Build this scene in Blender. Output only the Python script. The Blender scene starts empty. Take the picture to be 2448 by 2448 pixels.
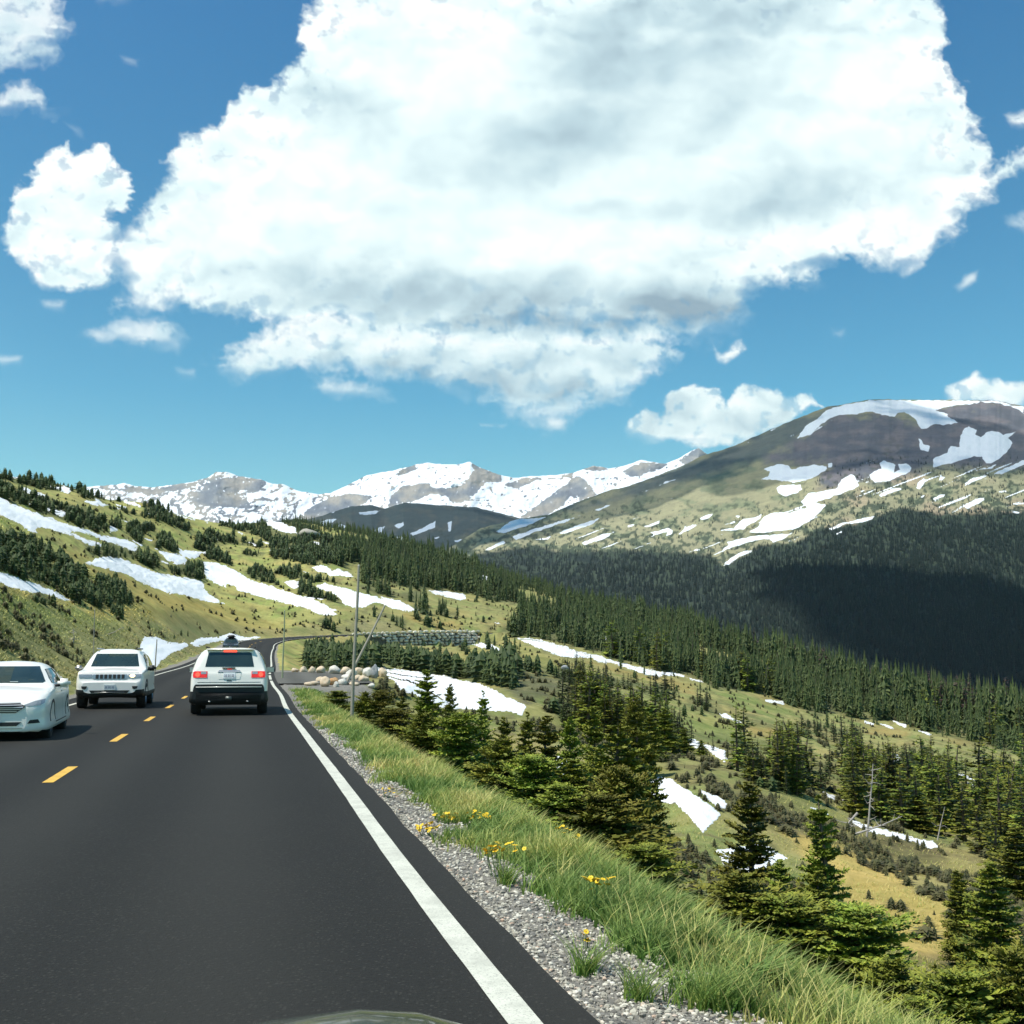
# Mountain road scene: everything is built in code (Blender 4.5)
import bpy, bmesh, math, random
import numpy as np
from mathutils import Vector, Matrix
from mathutils.bvhtree import BVHTree
random.seed(7); rng = np.random.default_rng(7)
SC = bpy.context.scene; COL = SC.collection
# ---------------------------------------------------------------- camera model
F = 2750.0; CXY = 1224.0; HOR = 1571.0; CH = 1.5
PIT = math.atan((HOR-CXY)/F); CP, SP = math.cos(PIT), math.sin(PIT); K = 2448/1932.0
def ray(x, y):
    a = (np.asarray(x, float)-CXY)/F; b = (CXY-np.asarray(y, float))/F
    return a, CP-b*SP, SP+b*CP
def at(x, y, Y):
    rx, ry, rz = ray(x, y); t = np.asarray(Y, float)/ry
    return rx*t, ry*t, CH+rz*t
def proj(X, Y, Z):
    X, Y, Z = np.asarray(X, float), np.asarray(Y, float), np.asarray(Z, float)-CH
    d = Y*CP+Z*SP; up = -Y*SP+Z*CP
    return CXY+F*X/d, CXY-F*up/d
# ---------------------------------------------------------------- object helpers
def link(o, parent=None):
    COL.objects.link(o)
    if parent: o.parent = parent
    return o
def tag(o, label=None, cat=None, group=None, kind=None):
    if label: o['label'] = label
    if cat: o['category'] = cat
    if group: o['group'] = group
    if kind: o['kind'] = kind
    return o
def empty(name, loc=(0, 0, 0), rz=0.0):
    o = bpy.data.objects.new(name, None); COL.objects.link(o)
    o.location = loc; o.rotation_euler = (0, 0, rz); o.empty_display_size = .3
    return o
def npmesh(name, V, Fc, mat=None, smooth=False, attrs=None, parent=None, mats=None, midx=None):
    V = np.asarray(V, dtype=np.float32); Fc = np.asarray(Fc, dtype=np.int32)
    me = bpy.data.meshes.new(name); n = Fc.shape[1]
    me.vertices.add(len(V)); me.vertices.foreach_set('co', V.ravel())
    me.loops.add(Fc.size); me.loops.foreach_set('vertex_index', Fc.ravel())
    me.polygons.add(len(Fc)); me.polygons.foreach_set('loop_start', np.arange(0, Fc.size, n, dtype=np.int32))
    me.update(calc_edges=True)
    me.polygons.foreach_set('use_smooth', np.full(len(Fc), smooth))
    for k, a in (attrs or {}).items():
        a = np.asarray(a, dtype=np.float32)
        if a.ndim == 2:
            c = np.ones((len(a), 4), dtype=np.float32); c[:, :a.shape[1]] = a
            me.attributes.new(k, 'FLOAT_COLOR', 'POINT').data.foreach_set('color', c.ravel())
        else:
            me.attributes.new(k, 'FLOAT', 'POINT').data.foreach_set('value', a)
    for m in (mats or ([mat] if mat else [])): me.materials.append(m)
    if midx is not None: me.polygons.foreach_set('material_index', np.asarray(midx, dtype=np.int32))
    me.validate()
    return link(bpy.data.objects.new(name, me), parent)
def bmobj(name, bm, mat, parent=None, smooth=False):
    me = bpy.data.meshes.new(name); bm.to_mesh(me); bm.free(); me.materials.append(mat)
    if smooth: me.polygons.foreach_set('use_smooth', np.full(len(me.polygons), True))
    return link(bpy.data.objects.new(name, me), parent)
def gridfaces(nr, nc, keep=None):
    i = np.arange((nr-1)*(nc-1)); r, c = i//(nc-1), i % (nc-1); a = r*nc+c
    Fc = np.stack([a, a+1, a+nc+1, a+nc], 1)
    if keep is not None: Fc = Fc[keep[Fc].all(1)]
    return Fc
def compact(V, Fc, attrs=None):
    u, inv = np.unique(Fc, return_inverse=True)
    return V[u], inv.reshape(Fc.shape), ({k: a[u] for k, a in attrs.items()} if attrs else None)
# ---------------------------------------------------------------- noise
def _h(ix, iy, s):
    n = (ix.astype(np.int64)*374761393+iy.astype(np.int64)*668265263+s*1442695041) & 0xffffffff
    n = ((n ^ (n >> 13))*1274126177) & 0xffffffff
    return ((n ^ (n >> 16)) & 0xffff)/65535.0*2*np.pi
def perlin(x, y, s=0):
    x = np.asarray(x, float); y = np.asarray(y, float)
    x0, y0 = np.floor(x), np.floor(y); fx, fy = x-x0, y-y0
    u, v = fx*fx*fx*(fx*(fx*6-15)+10), fy*fy*fy*(fy*(fy*6-15)+10)
    def g(dx, dy):
        a = _h(x0+dx, y0+dy, s); return np.cos(a)*(fx-dx)+np.sin(a)*(fy-dy)
    a = g(0, 0)*(1-u)+g(1, 0)*u; b = g(0, 1)*(1-u)+g(1, 1)*u
    return (a*(1-v)+b*v)*1.5
def fbm(x, y, o=5, s=0, g=.5):
    r = 0; a = 1.; t = 0
    for i in range(o):
        r = r+a*perlin(np.asarray(x)*2**i+13.7*i, np.asarray(y)*2**i-7.3*i, s+i); t += a; a *= g
    return r/t*1.6
def ridged(x, y, o=4, s=0):
    r = 0; a = 1.; t = 0
    for i in range(o): r = r+a*(1-2*np.abs(perlin(np.asarray(x)*2**i+5*i, np.asarray(y)*2**i, s+i))); t += a; a *= .5
    return r/t
def sstep(a, b, x): t = np.clip((x-a)/(b-a), 0, 1); return t*t*(3-2*t)
# ---------------------------------------------------------------- outlines in photo pixels
CR = {'a': (0, 1080, .2174), 'b': (400, 1150, .2174), 'c': (820, 1280, .2174), 'd': (1240, 1450, .2174), 'e': (1640, 1560, .2174),
      'f': (2028, 1640, .2174), 'g': (1500, 930, .2588), 'h': (1948, 930, .2588), 'i': (600, 900, .5694), 'j': (0, 1050, .4658),
      'k': (1500, 900, .4907), 'l': (1300, 1600, .5942), 'm': (0, 1450, .3623), 'D': (0, 0, K), 'S': (0, 0, 1.)}
def PX(txt):
    """'a 10,20 30,40 b 5,6' -> Nx2 array in 2448 px coordinates"""
    out = []; c = CR['S']
    for w in txt.split():
        if w in CR: c = CR[w]
        else:
            x, y = w.split(','); out.append((c[0]+float(x)*c[2], c[1]+float(y)*c[2]))
    return np.array(out)
def sdf(poly, x, y):
    """signed distance, positive inside"""
    x = np.asarray(x, float); y = np.asarray(y, float); d = np.full(x.shape, 1e18); ins = np.zeros(x.shape, bool)
    for (ax, ay), (bx, by) in zip(poly, np.roll(poly, -1, 0)):
        ex, ey = bx-ax, by-ay; L = ex*ex+ey*ey+1e-9
        t = np.clip(((x-ax)*ex+(y-ay)*ey)/L, 0, 1)
        d = np.minimum(d, (x-ax-t*ex)**2+(y-ay-t*ey)**2)
        c = ((ay > y) != (by > y)) & (x < ex*(y-ay)/(ey if abs(ey) > 1e-9 else 1e-9)+ax); ins ^= c
    return np.where(ins, 1, -1)*np.sqrt(d)
def sdfs(polys, x, y):
    r = np.full(np.shape(x), -1e9)
    for p in polys:
        m = 60
        bb = (x > p[:, 0].min()-m) & (x < p[:, 0].max()+m) & (y > p[:, 1].min()-m) & (y < p[:, 1].max()+m)
        if bb.any(): r[bb] = np.maximum(r[bb], sdf(p, x[bb], y[bb]))
    return r
# ---------------------------------------------------------------- materials
def newmat(name):
    m = bpy.data.materials.new(name); m.use_nodes = True; nt = m.node_tree
    b = nt.nodes['Principled BSDF']; b.inputs['Roughness'].default_value = .8
    return m, nt, b
def N(nt, typ, **kw):
    n = nt.nodes.new(typ)
    for k, v in kw.items(): setattr(n, k, v)
    return n
def setin(n, d):
    for k, v in d.items(): n.inputs[k].default_value = v
    return n
def L(nt, a, b): nt.links.new(a, b)
def noise(nt, vec, scale, detail=4, rough=.6, dist=0.):
    n = setin(N(nt, 'ShaderNodeTexNoise'), {'Scale': scale, 'Detail': detail, 'Roughness': rough, 'Distortion': dist})
    if vec is not None: L(nt, vec, n.inputs['Vector'])
    return n.outputs['Fac']
def ramp(nt, fac, stops, interp='LINEAR'):
    r = N(nt, 'ShaderNodeValToRGB'); r.color_ramp.interpolation = interp
    el = r.color_ramp.elements
    while len(el) < len(stops): el.new(.5)
    for e, (p, c) in zip(el, stops): e.position = p; e.color = (c[0], c[1], c[2], 1) if not isinstance(c, (int, float)) else (c, c, c, 1)
    L(nt, fac, r.inputs[0]); return r.outputs[0]
def mix(nt, fac, a, b, mode='MIX'):
    m = N(nt, 'ShaderNodeMix', data_type='RGBA', blend_type=mode)
    for i, v in ((0, fac), (6, a), (7, b)):
        if isinstance(v, (int, float)): m.inputs[i].default_value = v
        elif isinstance(v, tuple): m.inputs[i].default_value = (v[0], v[1], v[2], 1)
        else: L(nt, v, m.inputs[i])
    return m.outputs[2]
def maprange(nt, v, a, b, c=0., d=1.):
    m = N(nt, 'ShaderNodeMapRange'); L(nt, v, m.inputs[0])
    for i, q in enumerate((a, b, c, d)): m.inputs[i+1].default_value = q
    return m.outputs[0]
def bump(nt, h, bs, strength=.3, dist=.05):
    n = setin(N(nt, 'ShaderNodeBump'), {'Strength': strength, 'Distance': dist}); L(nt, h, n.inputs['Height']); L(nt, n.outputs[0], bs.inputs['Normal'])
def coord(nt): return N(nt, 'ShaderNodeTexCoord').outputs['Object']
def geo(nt): return N(nt, 'ShaderNodeNewGeometry').outputs['Position']
def attr(nt, name, col=False):
    a = N(nt, 'ShaderNodeAttribute'); a.attribute_name = name
    return a.outputs['Color'] if col else a.outputs['Fac']
def simple(name, c, rough=.5, metal=0., coat=0., vary=.0, vs=3., emit=None):
    m, nt, b = newmat(name); b.inputs['Roughness'].default_value = rough; b.inputs['Metallic'].default_value = metal
    b.inputs['Coat Weight'].default_value = coat; b.inputs['Coat Roughness'].default_value = .06
    n = noise(nt, coord(nt), vs, 5)
    L(nt, mix(nt, n, tuple(x*(1-vary) for x in c), tuple(x*(1+vary) for x in c)), b.inputs['Base Color'])
    if emit: b.inputs['Emission Color'].default_value = (*emit[0], 1); b.inputs['Emission Strength'].default_value = emit[1]
    return m
# ================================================================ the road line (right white line), world metres
RP = np.array([(10.2, -38, 0), (5.0, -16, 0), (1.32, 0, 0), (.06, 4.97, 0), (-.74, 8.35, 0), (-1.79, 13.01, 0), (-3.86, 22.1, 0), (-6.78, 35, 0), (-8.95, 45, .07),
               (-11.36, 55.3, .2), (-12.65, 61, .31), (-19.9, 96, .85), (-27.0, 130, 1.7), (-33.0, 160, 2.6), (-37.9, 188, 3.85), (-38.6, 200, 4.45),
               (-36.0, 213, 5.15), (-28.2, 231, 6.0), (-11.3, 256, 6.95), (4, 276, 7.1), (20, 300, 7.2)], float)
def catmull(P, step=.5):
    out = []
    for i in range(len(P)-1):
        p0 = P[i-1] if i else 2*P[0]-P[1]; p1, p2 = P[i], P[i+1]; p3 = P[i+2] if i+2 < len(P) else 2*P[-1]-P[-2]
        n = max(2, int(np.linalg.norm(p2-p1)/step))
        # centripetal-like tangents scaled by neighbour distances
        d0, d1, d2 = [max(1e-6, np.linalg.norm(q)) for q in (p1-p0, p2-p1, p3-p2)]
        m1 = ((p2-p1)/d1*d0+(p1-p0)/d0*d1)/(d0+d1)*d1; m2 = ((p3-p2)/d2*d1+(p2-p1)/d1*d2)/(d1+d2)*d1
        for t in np.arange(n)/n:
            t2, t3 = t*t, t*t*t
            out.append((2*t3-3*t2+1)*p1+(t3-2*t2+t)*m1+(-2*t3+3*t2)*p2+(t3-t2)*m2)
    out.append(P[-1]); return np.array(out)
RD = catmull(RP); RS = np.concatenate([[0], np.cumsum(np.linalg.norm(np.diff(RD[:, :2], axis=0), axis=1))])
_t = np.gradient(RD[:, :2], axis=0); _t /= np.linalg.norm(_t, axis=1)[:, None]; RN = np.stack([_t[:, 1], -_t[:, 0]], 1)   # unit normal to the right
RS = RS-np.interp(0, RD[:300, 1], RS[:300])              # s = 0 beside the camera
def road_pt(s, t):
    x = np.interp(s, RS, RD[:, 0]); y = np.interp(s, RS, RD[:, 1]); z = np.interp(s, RS, RD[:, 2])
    nx = np.interp(s, RS, RN[:, 0]); ny = np.interp(s, RS, RN[:, 1])
    return x+nx*t, y+ny*t, z
def road_st(X, Y):
    X = np.asarray(X, float).ravel(); Y = np.asarray(Y, float).ravel(); s = np.zeros(len(X)); t = np.zeros(len(X)); z = np.zeros(len(X))
    for a in range(0, len(X), 20000):
        x, y = X[a:a+20000], Y[a:a+20000]
        d = (x[:, None]-RD[None, :, 0])**2+(y[:, None]-RD[None, :, 1])**2; j = d.argmin(1)
        dx, dy = x-RD[j, 0], y-RD[j, 1]
        t[a:a+20000] = dx*RN[j, 0]+dy*RN[j, 1]; s[a:a+20000] = RS[j]+dx*(-RN[j, 1])+dy*RN[j, 0]; z[a:a+20000] = RD[j, 2]
        far = np.sqrt(d.min(1)); m = far > np.abs(t[a:a+20000])+1.0
        t[a:a+20000][m] = np.sign(t[a:a+20000][m])*far[m]
    return s, t, z
sW0 = RS[np.argmin(np.hypot(RD[:, 0]+28.5, RD[:, 1]-230))]; sW1 = RS[np.argmin(np.hypot(RD[:, 0]+9.0, RD[:, 1]-259))]
ASR, CLT, ASL = .29, -3.45, -7.25       # asphalt right edge, centre line, asphalt left edge (metres right of the white line)
# ================================================================ terrain table: columns of (distance, image row) or z
Z_ = lambda v: ('z', v)
TAB = {
 -420: [(1, Z_(0)), (14, Z_(.6)), (24, Z_(3.5)), (60, Z_(14)), (120, Z_(30)), (200, Z_(47)), (400, Z_(66)), (1000, Z_(66))],
 0: [(1, Z_(0)), (28, Z_(0)), (33, Z_(.1)), (42, 1250), (58, 1150), (75, 1093), (115, 1010), (160, 955), (240, 897), (380, 905), (700, 960), (1000, 1040)],
 150: [(1, Z_(0)), (42, Z_(0)), (46, Z_(.1)), (56, 1265), (76, 1197), (108, 1130), (140, 1072), (190, 1011), (250, 962), (330, 924), (500, 940), (800, 1000), (1000, 1040)],
 300: [(1, Z_(0)), (60, Z_(.2)), (82, Z_(.55)), (90, 1245), (110, 1205), (155, 1150), (205, 1105), (270, 1053), (350, 1003), (460, 955), (650, 975), (1000, 1040)],
 400: [(1, Z_(0)), (60, Z_(.3)), (122, Z_(1.4)), (150, 1213), (185, 1180), (235, 1143), (300, 1095), (390, 1043), (520, 982), (700, 995), (1000, 1050)],
 500: [(1, Z_(0)), (30, Z_(0)), (60, Z_(.3)), (100, Z_(.9)), (160, Z_(2.6)), (203, Z_(4.5)), (217, 1193), (265, 1143), (330, 1098), (430, 1047), (560, 1003), (660, 982), (850, 1000), (1000, 1050)],
 600: [(1, Z_(0)), (30, Z_(0)), (60, Z_(.1)), (100, Z_(.2)), (160, Z_(1.5)), (200, Z_(3)), (214, Z_(5.3)), (226, 1188), (260, 1150), (310, 1103), (400, 1053), (520, 1013), (640, 990), (900, 1020), (1000, 1050)],
 700: [(1, Z_(0)), (12, Z_(-.3)), (30, Z_(-.5)), (60, Z_(.0)), (75, Z_(.1)), (100, 1264), (160, Z_(1.5)), (218, Z_(3.4)), (231, Z_(6.0)), (246, 1182), (290, 1134), (350, 1095), (450, 1058), (600, 1020), (760, 1010), (1000, 1060)],
 870: [(1, Z_(0)), (10, Z_(-.4)), (16, Z_(-1.1)), (30, Z_(-1.7)), (60, Z_(-1.1)), (80, 1302), (120, 1263), (180, Z_(1.8)), (247, Z_(3.8)), (258, Z_(6.9)), (275, 1180), (300, 1168), (400, 1123), (520, 1088), (650, 1064), (800, 1068), (1000, 1120)],
 1000: [(1, Z_(-.2)), (10, Z_(-1.)), (16, Z_(-1.8)), (30, Z_(-2.8)), (45, Z_(-2.6)), (60, 1352), (85, 1293), (110, 1264), (170, 1226), (240, 1203), (300, 1182), (400, 1153), (520, 1121), (620, 1108), (800, 1130), (1000, 1200)],
 1150: [(1, Z_(-.4)), (10, Z_(-1.4)), (16, Z_(-2.3)), (30, Z_(-3.4)), (50, Z_(-3.2)), (70, 1367), (100, 1317), (150, 1277), (220, 1246), (300, 1212), (400, 1178), (500, 1155), (600, 1160), (800, 1230), (1000, 1350)],
 1300: [(1, Z_(-.5)), (9, Z_(-1.5)), (14, Z_(-2.3)), (25, Z_(-3.1)), (38, 1500), (55, 1442), (80, 1387), (110, 1347), (160, 1307), (230, 1272), (320, 1237), (450, 1195), (550, 1215), (800, 1350), (1000, 1450)],
 1450: [(1, Z_(-.5)), (9, Z_(-1.7)), (14, Z_(-2.5)), (25, Z_(-3.5)), (45, 1502), (65, 1447), (90, 1407), (130, 1367), (190, 1330), (260, 1292), (330, 1264), (400, 1247), (500, 1290), (700, 1450), (1000, 1500)],
 1600: [(1, Z_(-.6)), (8, Z_(-1.7)), (12, Z_(-2.5)), (22, Z_(-3.6)), (38, 1592), (50, 1547), (70, 1492), (100, 1442), (140, 1407), (200, 1371), (270, 1337), (330, 1313), (380, 1316), (500, 1400), (700, 1550), (1000, 1520)],
 1780: [(1, Z_(-.7)), (8, Z_(-2)), (12, Z_(-2.8)), (20, Z_(-3.7)), (28, 1692), (40, 1612), (55, 1562), (80, 1502), (110, 1462), (160, 1422), (220, 1391), (280, 1364), (330, 1357), (450, 1450), (700, 1650), (1000, 1560)],
 1932: [(1, Z_(-.8)), (8, Z_(-2.4)), (12, Z_(-3.1)), (18, 1850), (28, 1732), (40, 1642), (55, 1587), (80, 1527), (110, 1491), (160, 1451), (220, 1416), (270, 1392), (320, 1387), (450, 1500), (700, 1700), (1000, 1600)],
 2330: [(1, Z_(-1)), (8, Z_(-4)), (12, Z_(-4.6)), (20, Z_(-6)), (40, Z_(-10)), (80, Z_(-15)), (160, Z_(-24)), (300, Z_(-42)), (450, Z_(-80)), (700, Z_(-160)), (1000, Z_(-170))]}
NU, ND = 720, 470
UG = np.linspace(-.66, .66, NU); LD = np.linspace(math.log(1.3), math.log(1000), ND); DG = np.exp(LD)
cu = []; cols = []
for x, lst in sorted(TAB.items()):
    cu.append((x-966)/(2170*CP)); zz = []
    for d, v in lst: zz.append(v[1] if isinstance(v, tuple) else float(at(x*K, v*K, d)[2]))
    e = np.interp(LD, np.log([q[0] for q in lst]), [(z-CH)/q[0] for z, q in zip(zz, lst)])
    near = DG < 30
    zl = np.interp(DG, [q[0] for q in lst], zz); e = np.where(near, (zl-CH)/DG, e)
    cols.append(e)
cols = np.array(cols); cu = np.array(cu)
E_ = np.empty((ND, NU))
for r in range(ND): E_[r] = np.interp(UG, cu, cols[:, r])
def smooth(A, k, ax):
    w = np.hanning(2*k+3)[1:-1]; w /= w.sum(); P = [(0, 0), (0, 0)]; P[ax] = (k, k); B = np.pad(A, P, mode='edge'); out = 0
    for i in range(2*k+1):
        sl = [slice(None)]*2; sl[ax] = slice(i, i+A.shape[ax]); out = out+w[i]*B[tuple(sl)]
    return out
ZT = E_*DG[:, None]+CH
ZT = smooth(smooth(ZT, 14, 1), 4, 0)
XG = UG[None, :]*DG[:, None]; YG = np.repeat(DG[:, None], NU, 1)
# natural roughness, growing with distance
amp = np.clip(DG/60, .15, 1)[:, None]
ZT = ZT+amp*.5*fbm(XG/14, YG/14, 3, 3)+.09*fbm(XG/1.7, YG/1.7, 3, 9)*np.clip(DG/20, .4, 1)[:, None]+np.clip((DG-80)/300, 0, 1)[:, None]*2.0*fbm(XG/55, YG/70, 3, 21)
near = (YG < 330)
s_, t_, zr_ = road_st(XG[near], YG[near]); z_t = ZT[near].copy()
padw = sstep(50, 58, s_)*(1-sstep(78, 90, s_)); tf = 1.35+5.55*padw; tb = np.where(s_ > 205, 3.0, 5.0)
tf = np.where(s_ > 205, 1.3, tf)
rightz = zr_-.02-.05*np.clip(t_-ASR, 0, .9)-.5*np.clip(t_-tf, 0, 20)
wR = sstep(tf, tf+tb, t_)
leftz = zr_-.02-.16*sstep(.1, .9, ASL-t_)+.42*np.clip(ASL-1.3-t_, 0, 30)
wL = sstep(-(ASL-1.2), -(ASL-9), -t_)
zz = np.where(t_ > CLT, rightz*(1-wR)+z_t*wR, leftz*(1-wL)+z_t*wL)
lim = zr_-3.1*sstep(.1, .7, t_)+.3*np.clip(t_-7, 0, 99); wl = (s_ > sW0-3) & (s_ < sW1+2) & (t_ > .0) & (t_ < 25); zz = np.where(wl, np.minimum(zz, lim), zz)
on = (t_ < np.where((s_ > sW0-3) & (s_ < sW1+2), -.1, ASR+.25)) & (t_ > ASL-.25); zz = np.where(on, zr_-.05-.0006*YG[near], zz)
rough_edge = .025*fbm(XG[near]/.35, YG[near]/.35, 3, 55)*(t_ > ASR+.3)
ZT[near] = zz+rough_edge
def zat(X, Y):
    X = np.asarray(X, float); Y = np.maximum(np.asarray(Y, float), DG[0]+1e-6)
    a = np.clip((X/Y-UG[0])/(UG[1]-UG[0]), 0, NU-1.001); b = np.clip((np.log(Y)-LD[0])/(LD[1]-LD[0]), 0, ND-1.001)
    i, j = b.astype(int), a.astype(int); fb, fa = b-i, a-j
    return (ZT[i, j]*(1-fa)+ZT[i, j+1]*fa)*(1-fb)+(ZT[i+1, j]*(1-fa)+ZT[i+1, j+1]*fa)*fb
def hit(px, py, d0=2.0):
    """where the sight line through a photo pixel meets the ground"""
    px = np.asarray(px, float).ravel(); py = np.asarray(py, float).ravel(); R = np.full((len(px), 3), np.nan)
    dg = DG[DG > d0]
    for a in range(0, len(px), 4000):
        rx, ry, rz = ray(px[a:a+4000], py[a:a+4000]); X = rx/ry; S = rz/ry
        u = np.clip((X-UG[0])/(UG[1]-UG[0]), 0, NU-1.001); j = u.astype(int); f = u-j; z0 = ZT[ND-len(dg):]
        T = z0[:, j]*(1-f)+z0[:, j+1]*f; q = CH+dg[:, None]*S[None, :]-T
        below = q < 0; k = below.argmax(0); ok = below.any(0) & (k > 0); k = np.maximum(k, 1); c = np.arange(len(k))
        q0, q1 = q[k-1, c], q[k, c]; w = np.clip(q0/(q0-q1+1e-12), 0, 1); d = dg[k-1]*(1-w)+dg[k]*w
        P = np.stack([X*d, d, CH+S*d], 1); P[~ok] = np.nan; R[a:a+4000] = P
    return R
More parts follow.
